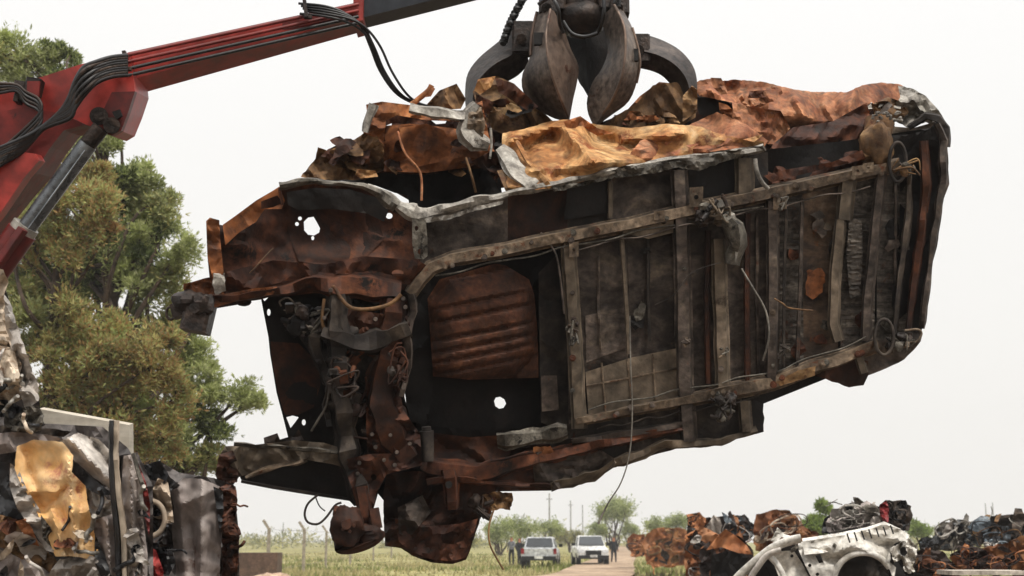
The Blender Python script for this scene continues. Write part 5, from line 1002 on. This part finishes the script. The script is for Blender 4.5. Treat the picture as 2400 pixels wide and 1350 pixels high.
# ---- far bushes and trees
def bush(px, py, pr, yw, label, mats, name='bush', cat='bush', group='bushes across the field', sz=None, k=5, seed=1, ry=.6, base=None):
    r = random.Random(seed + int(px)); rt = G(px, yw); root = empty(name, rt, label, cat, group); cm_ = MB(); tm = MB(); q = G(px, yw)
    d = yw * CP; s = pr * yw / F; z0 = CAMH + (1262 - py) * yw / F
    sz = sz or max(.25, s * .14)
    for i in range(k):
        c = Vector((rt.x + r.uniform(-.7, .7) * s, yw + r.uniform(-.5, .5) * s, max(.5, z0 + r.uniform(-.5, .3) * s * ry)))
        limb(tm, rt, c, .06 + s * .03, .02, r)
        for j in range(6):
            u = Vector((r.gauss(0, 1), r.gauss(0, 1), r.gauss(0, .7))).normalized() * s * .4
            leaves(cm_, c + u, (s * .32, s * .32, s * .26), 55, r, list(range(len(mats))), sz, .2, 2)
    tm.build('trunk' if name != 'bush' else 'stem', M_bark, root); cm_.build('crown' if name != 'bush' else 'foliage', mats, root, smooth_=False); return root
FG = [leafmat('far_bush_green', [C('5f7030'), C('7d8c44'), C('97a25c')]), L_lg]
FD = [leafmat('far_bush_dull', [C('6b7048'), C('878a60'), C('9a9c74')]), L_yb]
bush(1170, 1245, 42, 120, 'rounded green bush left of the parked cars, half behind the hanging wreck', FG, seed=3, k=7)
bush(1225, 1235, 38, 125, 'bright green bush right behind the silver car', FG, seed=4, k=7)
bush(1290, 1240, 34, 130, 'low green bush between the two parked cars', FG, seed=5, k=6)
bush(1335, 1256, 24, 150, 'small dull bush behind the gap between the parked cars', FD, seed=6, k=5)
tr = bush(1440, 1200, 48, 150, 'round-headed green tree standing behind the white pickup', FG, 'acacia_tree', 'tree', 'trees across the field', seed=7, k=9)
bush(1405, 1240, 30, 148, 'bright bush at the foot of the round-headed tree', FG, seed=8, k=6)
bush(1480, 1240, 26, 155, 'green bush right of the round-headed tree beside the standing man', FG, seed=9, k=5)
bush(1545, 1232, 30, 140, 'bright green bush behind the small orange car wreck', FG, seed=10, k=6)
bush(1595, 1222, 30, 140, 'green bush touching the left edge of the long scrap pile', FG, seed=11, k=6)
bush(1912, 1232, 28, 60, 'bright green shrub rising between the two scrap piles', [M_bright], seed=12, k=7)
bush(1938, 1190, 14, 60, 'leafy sprig sticking up left of the grey crushed car', [M_bright], name='shrub', cat='shrub', seed=13, k=3)
bush(2160, 1240, 24, 90, 'green shrub just right of the crushed car on the white body', [M_bright], seed=14, k=6)
bush(1090, 1262, 30, 110, 'low scrub bush under the hanging rusty pan', FD, seed=15, k=6)
fs_ = MB(); r = random.Random(8)
for i in range(150):   # far-off scrub reads as one low hazy mass
    px = r.uniform(540, 1640) if i < 110 else r.uniform(2130, 2440); yw = r.uniform(200, 420); hh = r.uniform(.8, 3.2) * (1.2 + noise.noise(Vector((px / 90, 3, 3))))
    b = G(px, yw); leaves(fs_, b + Vector((0, 0, hh * .5)), (hh * r.uniform(.8, 2.2), hh, hh * .55), 45, r, [0, 1], .9, .2, 2)
o = fs_.build('far_scrub', FD, None, smooth_=False); tag(o, 'low hazy scrub along the far edge of the field', 'scrub', kind='stuff')
# ------------------------------------------------------------------ concrete fence posts with bent tops
M_conc = rust('post_concrete', [C('7d7466'), C('9a9080'), C('b0a796')], 5, rough=.9)
posts = [(630, 50, 'nearest one, above the brown steel box'), (713, 55, 'second from the left, in open grass'), (765, 70, 'under the looped wire'), (822, 82, 'below the hanging hub'), (876, 96, 'between hub and hanging rusty pan'), (918, 108, 'just left of the hanging rusty pan'), (962, 124, 'mostly hidden behind the rusty pan')]
tops = []
for px, yw, wh in posts:
    b = G(px, yw); mb = MB(); rt = empty('fence_post', b, 'concrete fence post with a bent top, ' + wh, 'fence post', 'concrete fence posts across the field')
    mb.bbox(b + Vector((0, 0, .95)), (.12, .12, 2.1), None, .15); mb.build('post', M_conc, rt)
    mb = MB(); mb.bbox(b + Vector((-.12, 0, 2.12)), (.10, .10, .42), Matrix.Rotation(-.6, 3, 'Y'), .15); mb.build('bent_top', M_conc, rt); tops.append(b)
for i, (a, b) in enumerate(zip(tops, tops[1:])):
    mb = MB()
    for z in (.5, 1.0, 1.5, 1.95): mb.tube([a + Vector((0, -.07, z)), a.lerp(b, .5) + Vector((0, -.07, z - .04)), b + Vector((0, -.07, z))], .006, 5)
    o = mb.build('fence_wire', M_wire, None); tag(o, ['wires strung from the nearest fence post to the second', 'wires strung between the second and third fence posts', 'wires strung from the third to the fourth fence post', 'wires strung from the fourth to the fifth fence post', 'wires strung from the fifth to the sixth fence post', 'wires strung on from the sixth fence post behind the rusty pan'][i], 'fence wire', 'wires of the concrete post fence')
# ------------------------------------------------------------------ utility poles
M_pole = rust('grey_pole', [C('8c8a86'), C('a3a19c')], 2)
for px, top, yw, lb in ((1288, 1160, 190, 'tallest grey utility pole, above the silver car'), (1338, 1176, 230, 'thin utility pole between the two parked cars'), (1366, 1186, 270, 'thinnest utility pole above the white pickup roof'), (663, 1226, 260, 'short pole far off between the first two fence posts'), (2315, 1182, 260, 'left one of two faint poles above the dark scrap pile'), (2332, 1180, 280, 'right one of two faint poles above the dark scrap pile'), (1436, 1215, 120, 'slim pale mast rising beside the standing man')):
    b = G(px, yw); h = CAMH + (1262 - top) * yw / F; mb = MB(); mb.cyl(b, b + Vector((0, 0, h)), .15 if px != 1436 else .05, .1 if px != 1436 else .04, 8)
    if px in (1288, 1338): mb.bbox(b + Vector((0, 0, h - .8)), (.9, .12, .12))
    o = mb.build('utility_pole', M_pole, None); tag(o, lb, 'pole', 'poles on the horizon')
# ------------------------------------------------------------------ parked vehicles
M_carw = rust('car_white_paint', [C('d9d8d4'), C('e9e8e4')], .8, rough=.3, bump=0, spec=.5)
M_cars = rust('car_silver_paint', [C('b4b6b8'), C('c8caca')], .8, rough=.3, metal=.3, bump=0)
M_glass = rust('car_glass', [C('14181b'), C('22282c')], 1, rough=.08, bump=0, spec=.8)
M_tyre = rust('tyre', [C('121212'), C('202020')], 4, bump=.1)
M_blk = rust('black_trim', [C('161718'), C('232425')], 2, rough=.5, bump=0)
M_lens = rust('lamp_lens', [C('c9ccd0'), C('e0e2e4')], 2, rough=.15, bump=0)
M_tail = rust('tail_lens', [C('6a1216'), C('8c1b1f')], 2, rough=.2, bump=0)
M_plate = rust('number_plate', [C('cfcfca'), C('dcdcd8')], 2, rough=.5, bump=0)
def loft(mb, secs, mi=0):
    """secs: list of (y, [(x,z)...]) half sections mirrored"""
    rings = []
    for y, pr in secs: rings.append([Vector((x, y, z)) for x, z in pr] + [Vector((-x, y, z)) for x, z in reversed(pr)])
    m = len(rings[0]); vs = [v for q in rings for v in q]; fs = []
    for i in range(len(rings) - 1):
        for j in range(m): fs.append((i * m + j, i * m + (j + 1) % m, (i + 1) * m + (j + 1) % m, (i + 1) * m + j))
    fs += [tuple(range(m)), tuple(reversed(range((len(rings) - 1) * m, len(rings) * m)))]
    mb.add(vs, fs, mi)
def vehicle(name, label, loc, rot, paint, kind):
    root = empty(name, (0, 0, 0), label, 'car' if kind == 'sedan' else 'pickup')
    root['group'] = 'vehicles parked on the track'
    W_ = .9; H = 1.68 if kind == 'pickup' else 1.55; hood = 1.08 if kind == 'pickup' else 1.0
    def sec(y, w_, z0, z1): return (y, [(w_ * .7, z0), (w_ * .96, z0 + .08), (w_, (z0 + z1) / 2), (w_ * .97, z1 - .1), (w_ * .8, z1)])
    b = MB(); f = -2.45; e = 2.45
    loft(b, [sec(f, W_ * .86, .5, .85), sec(f + .12, W_ * .97, .42, hood - .1), sec(f + .5, W_, .4, hood - .03), sec(f + 1.35, W_, .4, hood + .04), sec(0, W_, .4, hood + .05), sec(e - .2, W_, .42, hood + .02), sec(e, W_ * .95, .5, hood - .02)])
    b.build('body', paint, root)
    c = MB(); y0 = f + 1.2; y1 = .75 if kind == 'pickup' else 1.6
    loft(c, [(y0, [(.78, hood), (.78, hood + .02)] ), (y0 + .65, [(.80, hood), (.66, H - .05)]), (y0 + .85, [(.80, hood), (.64, H)]), (y1 - .25, [(.80, hood), (.63, H)]), (y1, [(.80, hood), (.74, hood + .05)] if kind == 'sedan' else [(.80, hood), (.66, H - .06)])])
    c.build('cab', paint, root, ang=.4)
    def pane(pts, nm='window'):
        g_ = MB(); n = len(pts); vs = [Vector(p) for p in pts]; nr = (vs[1] - vs[0]).cross(vs[2] - vs[0]).normalized() * .015
        g_.add([v + nr for v in vs] + [v - nr for v in vs], [tuple(range(n)), tuple(reversed(range(n, 2 * n)))] + [(i, n + i, n + (i + 1) % n, (i + 1) % n) for i in range(n)]); g_.build(nm, M_glass, root, smooth_=False)
    pane([(-.72, y0 - .03, hood + .08), (.72, y0 - .03, hood + .08), (.62, y0 + .56, H - .06), (-.62, y0 + .56, H - .06)], 'windscreen')
    if kind == 'pickup': pane([(-.66, y1 + .01, hood + .15), (.66, y1 + .01, hood + .15), (.60, y1 - .0, H - .12), (-.60, y1 - .0, H - .12)], 'rear_window')
    else: pane([(-.68, y1 + .03, hood + .09), (.68, y1 + .03, hood + .09), (.60, y1 - .17, H - .06), (-.60, y1 - .17, H - .06)], 'rear_window')
    for s in (-1, 1):
        pane([(s * .805, y0 + .45, hood + .05), (s * .80, y1 - .25, hood + .05), (s * .675, y1 - .3, H - .1), (s * .675, y0 + .85, H - .1)])
        for y in (f + .85, e - .95):
            w_ = MB(); w_.cyl((s * .66, y, .37), (s * .91, y, .37), .37, .37, 20); wo_ = w_.build('wheel', M_tyre, root, ang=.6)
            w_ = MB(); w_.cyl((s * .905, y, .37), (s * .925, y, .37), .23, .2, 14); w_.build('rim', M_steelb, wo_, ang=.6)
        l = MB(); l.bbox((s * .66, f + .04, .84), (.34, .1, .17), None, .3); l.build('headlight', M_lens, root)
        l = MB(); l.bbox((s * .80, e - .02, .86), (.16, .1, .26), None, .3); l.build('taillight', M_tail, root)
        l = MB(); l.bbox((s * .98, y0 + .5, hood + .12), (.2, .12, .16), None, .3); l.build('mirror', M_blk, root)
    l = MB(); l.bbox((0, f - .01, .74), (.86, .08, .26), None, .1); l.build('grille', M_blk, root)
    l = MB(); l.bbox((0, f - .05, .5), (1.7, .16, .2), None, .2); l.build('bumper', M_blk if kind == 'pickup' else paint, root)
    l = MB(); l.bbox((0, e + .04, .52), (1.7, .14, .2), None, .2); l.build('bumper', M_blk, root)
    for y in (f - .145, e + .125):
        l = MB(); l.box((0, y, .56), (.4, .02, .13)); l.build('number_plate', M_plate, root)
    root.location = loc; root.rotation_euler = (0, 0, rot); return root
v1 = vehicle('parked_car', 'silver car seen from behind beside two standing people', G(1268, 70) + Vector((0, 0, .05)), R(178 + 0), M_cars, 'sedan')
v1.rotation_euler.z = R(176)
v1.scale = (1.05,) * 3
v2 = vehicle('parked_pickup', 'white pickup facing the camera with a black grille', G(1381, 75) + Vector((0, 0, .08)), R(2), M_carw, 'pickup')
# ------------------------------------------------------------------ people
M_skin = rust('skin', [C('8d6049'), C('a57458')], 2, bump=0)
M_hair = rust('hair', [C('17110d'), C('241a14')], 2, bump=0)
M_navy = rust('dark_clothes', [C('15171c'), C('22252c')], 3, bump=0)
M_greys = rust('grey_shirt', [C('5a5b5e'), C('74757a')], 3, bump=0)
M_tro = rust('dark_trousers', [C('1d1e22'), C('2c2d33')], 3, bump=0)
def person(label, loc, facing, shirt, trousers, pose, h=1.72):
    k = h / 1.75
    J = {'pel': (0, 0, .95), 'chest': (0, 0, 1.30), 'neck': (0, 0, 1.48), 'head': (0, -.01, 1.62), 'crown': (0, 0, 1.72),
         'hl': (-.1, 0, .9), 'kl': (-.12, -.02, .5), 'al': (-.13, .01, .09), 'tl': (-.15, -.15, .04), 'hr': (.1, 0, .9), 'kr': (.12, -.02, .5), 'ar': (.13, .01, .09), 'tr': (.15, -.15, .04),
         'sl': (-.19, 0, 1.42), 'el': (-.25, .02, 1.14), 'wl': (-.25, -.06, .9), 'fl': (-.25, -.09, .80), 'sr': (.19, 0, 1.42), 'er': (.25, .02, 1.14), 'wr': (.25, -.06, .9), 'fr': (.25, -.09, .80)}
    J.update(pose)
    rad = dict(pel=.145, chest=.155, neck=.06, head=.095, crown=.07, hl=.1, kl=.062, al=.045, tl=.035, hr=.1, kr=.062, ar=.045, tr=.035, sl=.068, el=.045, wl=.03, fl=.034, sr=.068, er=.045, wr=.03, fr=.034)
    E = [('pel', 'chest'), ('chest', 'neck'), ('neck', 'head'), ('head', 'crown'), ('pel', 'hl'), ('hl', 'kl'), ('kl', 'al'), ('al', 'tl'), ('pel', 'hr'), ('hr', 'kr'), ('kr', 'ar'), ('ar', 'tr'), ('chest', 'sl'), ('sl', 'el'), ('el', 'wl'), ('wl', 'fl'), ('chest', 'sr'), ('sr', 'er'), ('er', 'wr'), ('wr', 'fr')]
    ks = list(J); me = bpy.data.meshes.new('person'); me.from_pydata([Vector(J[q]) * k for q in ks], [(ks.index(a), ks.index(b)) for a, b in E], [])
    o = bpy.data.objects.new('tmp', me); COL.objects.link(o); md = o.modifiers.new('s', 'SKIN'); md.use_smooth_shade = True
    for i, q in enumerate(ks): me.skin_vertices[0].data[i].radius = (rad[q] * k,) * 2
    me.skin_vertices[0].data[0].use_root = True
    o.modifiers.new('b', 'SUBSURF').levels = 2
    dg = bpy.context.evaluated_depsgraph_get(); m2 = bpy.data.meshes.new_from_object(o.evaluated_get(dg)); bpy.data.objects.remove(o)
    for m in (M_skin, shirt, trousers, M_tyre, M_hair): m2.materials.append(m)
    for p in m2.polygons:
        c = p.center / k
        if c.z > 1.47: i = 4 if (c.z > 1.66 or c.y > .03) else 0
        elif c.z < .1: i = 3
        elif c.z < .97 and abs(c.x) < .225: i = 2
        elif c.z < .93: i = 0
        else: i = 1
        p.material_index = i
    m2.name = 'person'; o = bpy.data.objects.new('person', m2); COL.objects.link(o); o.location = loc; o.rotation_euler = (0, 0, facing)
    return tag(o, label, 'person', 'people by the parked vehicles')
person('person in dark clothes standing alone right of the white pickup', G(1438, 80), R(10), M_navy, M_tro, {'kl': (-.13, -.05, .5), 'al': (-.16, .02, .09)})
person('person in grey top standing leftmost beside the silver car', G(1199, 78), R(-30), M_greys, M_tro, {'er': (.27, -.1, 1.16), 'wr': (.16, -.28, 1.12), 'fr': (.1, -.33, 1.14)})
person('person in dark top standing between the grey-topped person and the silver car', G(1217, 74), R(60), M_navy, M_tro, {'wl': (-.18, -.22, 1.0), 'fl': (-.15, -.3, 1.02)}, 1.66)
# ------------------------------------------------------------------ scrap piles at the right
def scrap_car(label, poly, d, mats, seed, n=16, depth=1.6, group='crushed cars in the right piles', rodm=None, bodym=None, size=None, base=None, cr=None):
    xs = [p[0] for p in poly]; ys = [p[1] for p in poly]; x0, x1, y0, y1 = min(xs), max(xs), min(ys), max(ys)
    root = empty('crushed_car', P((x0 + x1) / 2, y1, d), label, 'crushed car', group); s = d / F
    body('crushed_body', root, resample(poly, 9, jag=2.5, rnd=random.Random(seed)), d + .15, bodym or mats[2 % len(mats)], depth, (s * 16, 30, seed), step=max(5, (x1 - x0) / 22))
    sz = size or ((x1 - x0) * .09, (x1 - x0) * .24)
    sh_amp = s * 10; n = int(n * 1.2); rr = random.Random(seed)
    shards(root, n, (x0 + 4, y0 + 4, x1 - 4, y1), d, mats, seed, sz, amp=sh_amp, clip=[(x + ((x0 + x1) / 2 - x) * .14, y + ((y0 + y1) / 2 - y) * .16) for x, y in poly])
    rods(root, max(3, n // 3), (x0 + 8, y0 + 6, x1 - 10, y1 - 6), d - .15, rodm or mats, seed + 1, r=(s * .8, s * 1.8), ln=(x1 - x0) * .22)
    for k in range(2 + n // 10):   # bent window frames, hoops and flanges that stick out of the crush
        cx, cy = rr.uniform(x0 + (x1 - x0) * .2, x1 - (x1 - x0) * .2), rr.uniform(y0 + (y1 - y0) * .2, y1 - (y1 - y0) * .3); w_ = (x1 - x0) * rr.uniform(.12, .24); h_ = w_ * rr.uniform(.4, .7); a = rr.uniform(-.5, .5)
        ring = [(-1, -.6), (-.5, -1), (.6, -1), (1, -.4), (.9, .7), (0, 1), (-.9, .8), (-1, -.6)]; mb = MB()
        mb.tube([P(cx + (u * w_ * math.cos(a) - v * h_ * math.sin(a)), cy + (u * w_ * math.sin(a) + v * h_ * math.cos(a)), d - .12 + rr.uniform(-.06, .06)) for u, v in ring], s * rr.uniform(1.5, 2.6), 6, sub=3, flat=.6)
        mb.build('window_frame', rr.choice(mats), root, ang=1)
    return root
RU = [M_fo, M_fb, M_fo, M_fdk, M_rbrn]
scrap_car('small orange burnt-out car body, farthest left of the right-hand wrecks', [(1470, 1262), (1484, 1250), (1510, 1252), (1520, 1270), (1522, 1300), (1480, 1305)], 62, RU, 301, 8, 2)
scrap_car('orange burnt-out car with an open door frame beside the track', [(1505, 1268), (1530, 1240), (1590, 1236), (1612, 1245), (1615, 1325), (1560, 1330), (1518, 1322), (1512, 1296)], 52, RU, 302, 14, 2)
scrap_car('dark low crushed car at the top left of the long rusty pile', [(1612, 1220), (1640, 1212), (1700, 1215), (1745, 1205), (1775, 1240), (1740, 1275), (1640, 1285), (1612, 1260)], 26, [M_char, M_fb, M_fdk, M_blueg, M_fo, M_silver], 303, 16)
scrap_car('curled rusty panel car at the far left top of the pile', [(1608, 1206), (1640, 1200), (1655, 1215), (1648, 1240), (1620, 1235)], 24, RU, 304, 6, .8)
scrap_car('brown rusty car body with a rounded roof on top of the long pile', [(1765, 1245), (1772, 1205), (1810, 1195), (1850, 1196), (1868, 1215), (1885, 1235), (1920, 1250), (1900, 1290), (1830, 1300), (1770, 1290)], 23, [M_fo, M_fb, M_fb, M_fdk, M_beige], 305, 20)
scrap_car('grey twisted car wreck under the dark one at the left of the pile', [(1605, 1255), (1640, 1235), (1680, 1250), (1690, 1300), (1660, 1400), (1605, 1400)], 21, [M_silver, M_fdk, M_fo, M_ash, M_fb], 306, 18)
c7 = scrap_car('orange-rust car with a hollow dark front left of the white body shell', [(1640, 1290), (1670, 1262), (1700, 1238), (1740, 1262), (1765, 1290), (1760, 1400), (1640, 1400)], 19, [M_fo, M_fb, M_fdk], 307, 12)
sheet('bonnet', [(1655, 1290), (1680, 1258), (1700, 1240), (1725, 1256), (1752, 1280), (1764, 1300), (1730, 1296), (1690, 1282)], 18.6, M_fo, c7, step=6, thick=.04, cr=(.15, 50, 8))
sheet('front_opening', [(1668, 1300), (1720, 1290), (1755, 1305), (1740, 1335), (1720, 1400), (1660, 1400)], 18.7, M_dark, c7, step=8, thick=.1, cr=(.1, 40, 8))
wh = empty('scrapped_car_body', P(1900, 1420, 12.5), 'stripped white car body shell with dark wheel arches in front of the rusty pile', 'car body')
body('inner_shell', wh, [(1730, 1420), (1760, 1330), (1820, 1285), (1900, 1270), (2060, 1240), (2120, 1262), (2140, 1330), (2140, 1420)], 12.7, M_dark, 1.4, (.05, 60, 401))
arch_hole = [(1952, 1420), (1955, 1355), (1970, 1320), (2000, 1300), (2035, 1298), (2065, 1312), (2085, 1335), (2092, 1360), (2095, 1420)]
sheet('quarter_panel', [(1870, 1270), (1900, 1266), (1980, 1254), (2040, 1240), (2070, 1228), (2110, 1240), (2132, 1254), (2126, 1266), (2100, 1272), (2085, 1285), (2090, 1320), (2100, 1330), (2095, 1360), (2085, 1335), (2065, 1312), (2035, 1296), (2000, 1298), (1970, 1318), (1955, 1355), (1952, 1420), (1930, 1420), (1905, 1360), (1885, 1320), (1872, 1290)], lambda x, y: 12.3 + (y - 1240) * -.001, M_white, wh, step=6, thick=.04, cr=(.10, 60, 402), holes=[[(1910, 1302), (1922, 1298), (1930, 1318), (1920, 1320)], circ(1975, 1284, 2.5), circ(1898, 1325, 4), circ(1916, 1346, 4)])
sheet('quarter_panel_edge', [(1880, 1262), (1960, 1250), (2030, 1236), (2072, 1222), (2112, 1240), (2060, 1262), (1990, 1282), (1930, 1296), (1885, 1300)], lambda x, y: 12.25 + (1290 - y) * .008, M_white, wh, step=6, thick=.03, cr=(.09, 35, 403))
for i in range(7): beam('panel_crease', [(1985 + i * 17, 1250 - i * 3.2), (1992 + i * 17, 1272 - i * 3.4)], 3, lambda x, y: 12.1, M_char, wh, h=.01, step=8)
sheet('wheel_arch_liner', arch_hole, 12.55, M_soot, wh, step=9, thick=.05, cr=(.08, 50, 404))
mb = MB(); mb.tube([P(x, y, 12.2) for x, y in [(1954, 1370), (1958, 1342), (1975, 1314), (2005, 1298), (2038, 1297), (2066, 1310), (2084, 1330)]], .03, 8); mb.build('wheel_arch_edge', M_white, wh, ang=1.2)
sheet('torn_corner', [(2085, 1285), (2128, 1262), (2150, 1280), (2148, 1310), (2138, 1325), (2145, 1340), (2128, 1336), (2112, 1310), (2096, 1318)], 12.2, M_white, wh, step=5, thick=.03, cr=(.16, 20, 405), jag=2, holes=[circ(2118, 1292, 9, 11)])
sheet('front_wing', [(1790, 1300), (1830, 1292), (1860, 1290), (1880, 1320), (1900, 1360), (1910, 1420), (1840, 1420), (1832, 1370), (1815, 1325)], 12.25, M_white, wh, step=6, thick=.04, cr=(.07, 50, 406), holes=[circ(1856, 1303, 4), circ(1878, 1300, 4, 5)])
mb = MB(); mb.tube([P(x, y, 12.1) for x, y in [(1690, 1420), (1720, 1365), (1760, 1325), (1810, 1285), (1850, 1268), (1876, 1262)]], .055, 10, flat=.6); mb.build('roof_rail', M_white, wh, ang=1.2)
mb = MB(); mb.tube([P(x, y, 12.05) for x, y in [(1730, 1420), (1750, 1370), (1775, 1330), (1800, 1300), (1830, 1290)]], .04, 10, flat=.6); mb.build('door_seal', M_silver, wh, ang=1.2)
mb = MB(); mb.tube([P(x, y, 12.1) for x, y in [(1795, 1298), (1820, 1320), (1840, 1360), (1850, 1420)]], .035, 10, flat=.6); mb.build('arch_edge', M_white, wh, ang=1.2)
sheet('glass_band', [(1780, 1300), (1800, 1280), (1850, 1262), (1880, 1258), (1872, 1270), (1830, 1282), (1800, 1300)], 12.3, M_char, wh, step=6, cr=(.03, 30, 5))
sheet('bent_strip', [(1806, 1268), (1822, 1236), (1840, 1252), (1872, 1262), (1850, 1268), (1832, 1258), (1820, 1272)], 12.6, M_white, wh, step=5, cr=(.1, 25, 6))
shards(wh, 12, (2085, 1270, 2150, 1350), 12.3, [M_white, M_char, M_silver, M_rbrn], 55, (6, 16), amp=.04)
shards(wh, 8, (1850, 1268, 1960, 1290), 12.2, [M_white, M_ashd], 56, (6, 14), amp=.04)
t1 = scrap_car('grey crushed car lying on top of the white car body', [(1925, 1250), (1932, 1215), (1960, 1195), (1990, 1180), (2010, 1172), (2040, 1180), (2065, 1190), (2075, 1235), (2040, 1245), (1970, 1252)], 13.6, [M_silver, M_ash, M_silver, M_mauve, M_ashd], 308, 26, 1.2, rodm=[M_steelb, M_silver], bodym=M_char)
t2 = scrap_car('dark crushed car with a red end panel standing behind the white body', [(2060, 1185), (2075, 1172), (2120, 1174), (2136, 1186), (2138, 1215), (2130, 1245), (2080, 1240), (2064, 1225)], 13.9, [M_char, M_dark, M_soot2], 309, 9, 1.2, rodm=[M_char])
sheet('red_panel', [(2062, 1182), (2078, 1174), (2084, 1192), (2082, 1228), (2070, 1225), (2062, 1205)], 13.4, M_redp, t2, step=5, thick=.04, cr=(.08, 25, 7))
scrap_car('rust-orange car flank low at the right beside the white body', [(2140, 1300), (2160, 1286), (2210, 1292), (2250, 1345), (2250, 1420), (2140, 1420)], 17, [M_fo, M_fb, M_fdk], 310, 12)
scrap_car('tangled dark grey car wreck above the orange flank in the right pile', [(2190, 1250), (2205, 1225), (2260, 1218), (2300, 1225), (2310, 1270), (2260, 1290), (2200, 1290)], 24, [M_char, M_blueg, M_ashd, M_silver, M_ash], 311, 24, rodm=[M_steelb, M_char])
scrap_car('small bluish wreck at the left edge of the right pile', [(2152, 1268), (2170, 1258), (2196, 1264), (2200, 1290), (2160, 1296)], 26, [M_blueg, M_silver, M_char], 312, 9)
scrap_car('black crushed car at the top right corner of the right pile', [(2280, 1225), (2320, 1208), (2410, 1205), (2440, 1225), (2440, 1290), (2300, 1275)], 22, [M_char, M_dark, M_soot2, M_blueg, M_rbrn], 313, 22, rodm=[M_steelb, M_char])
scrap_car('flattened red-brown car at the bottom of the right pile', [(2225, 1300), (2270, 1282), (2340, 1285), (2380, 1300), (2380, 1335), (2240, 1338)], 18, [M_fb, M_fo, M_fdk, M_rdark], 314, 16)
scrap_car('rusty crushed car cut by the right edge of the photo', [(2300, 1285), (2350, 1275), (2400, 1255), (2460, 1250), (2460, 1400), (2380, 1400), (2370, 1320)], 16, [M_fdk, M_fo, M_fb], 315, 14)
scrap_car('white-framed grey wreck wedged between the black and red-brown cars', [(2300, 1262), (2340, 1256), (2365, 1264), (2355, 1284), (2310, 1286)], 20, [M_silver, M_blueg, M_char], 316, 7, rodm=[M_white])
mb = MB(); q0 = P(2210, 1343, 15); q1 = P(2385, 1340, 15); mb.bbox((q0 + q1) / 2, ((q1 - q0).length, .5, .05), None, .1)
o = mb.build('concrete_slab', rust('pale_concrete', [C('b3a89b'), C('cabfb0')], 3), None); tag(o, 'pale concrete slab at the bottom edge under the right scrap pile', 'slab')

# ------------------------------------------------------------------ haze
hz = MB(); hz.box((0, 245, 22), (1300, 600, 47)); hm = bpy.data.materials.new('haze'); hm.use_nodes = True; t = hm.node_tree
t.nodes.remove(t.nodes['Principled BSDF']); pv_ = nn(t, 'ShaderNodeVolumePrincipled'); pv_.inputs['Density'].default_value = .0007; pv_.inputs['Color'].default_value = (.93, .93, .93, 1)
t.links.new(pv_.outputs[0], t.nodes['Material Output'].inputs['Volume'])
o = hz.build('haze', hm, None, smooth_=False); tag(o, 'thin pale haze lying over the field', 'haze', kind='stuff')
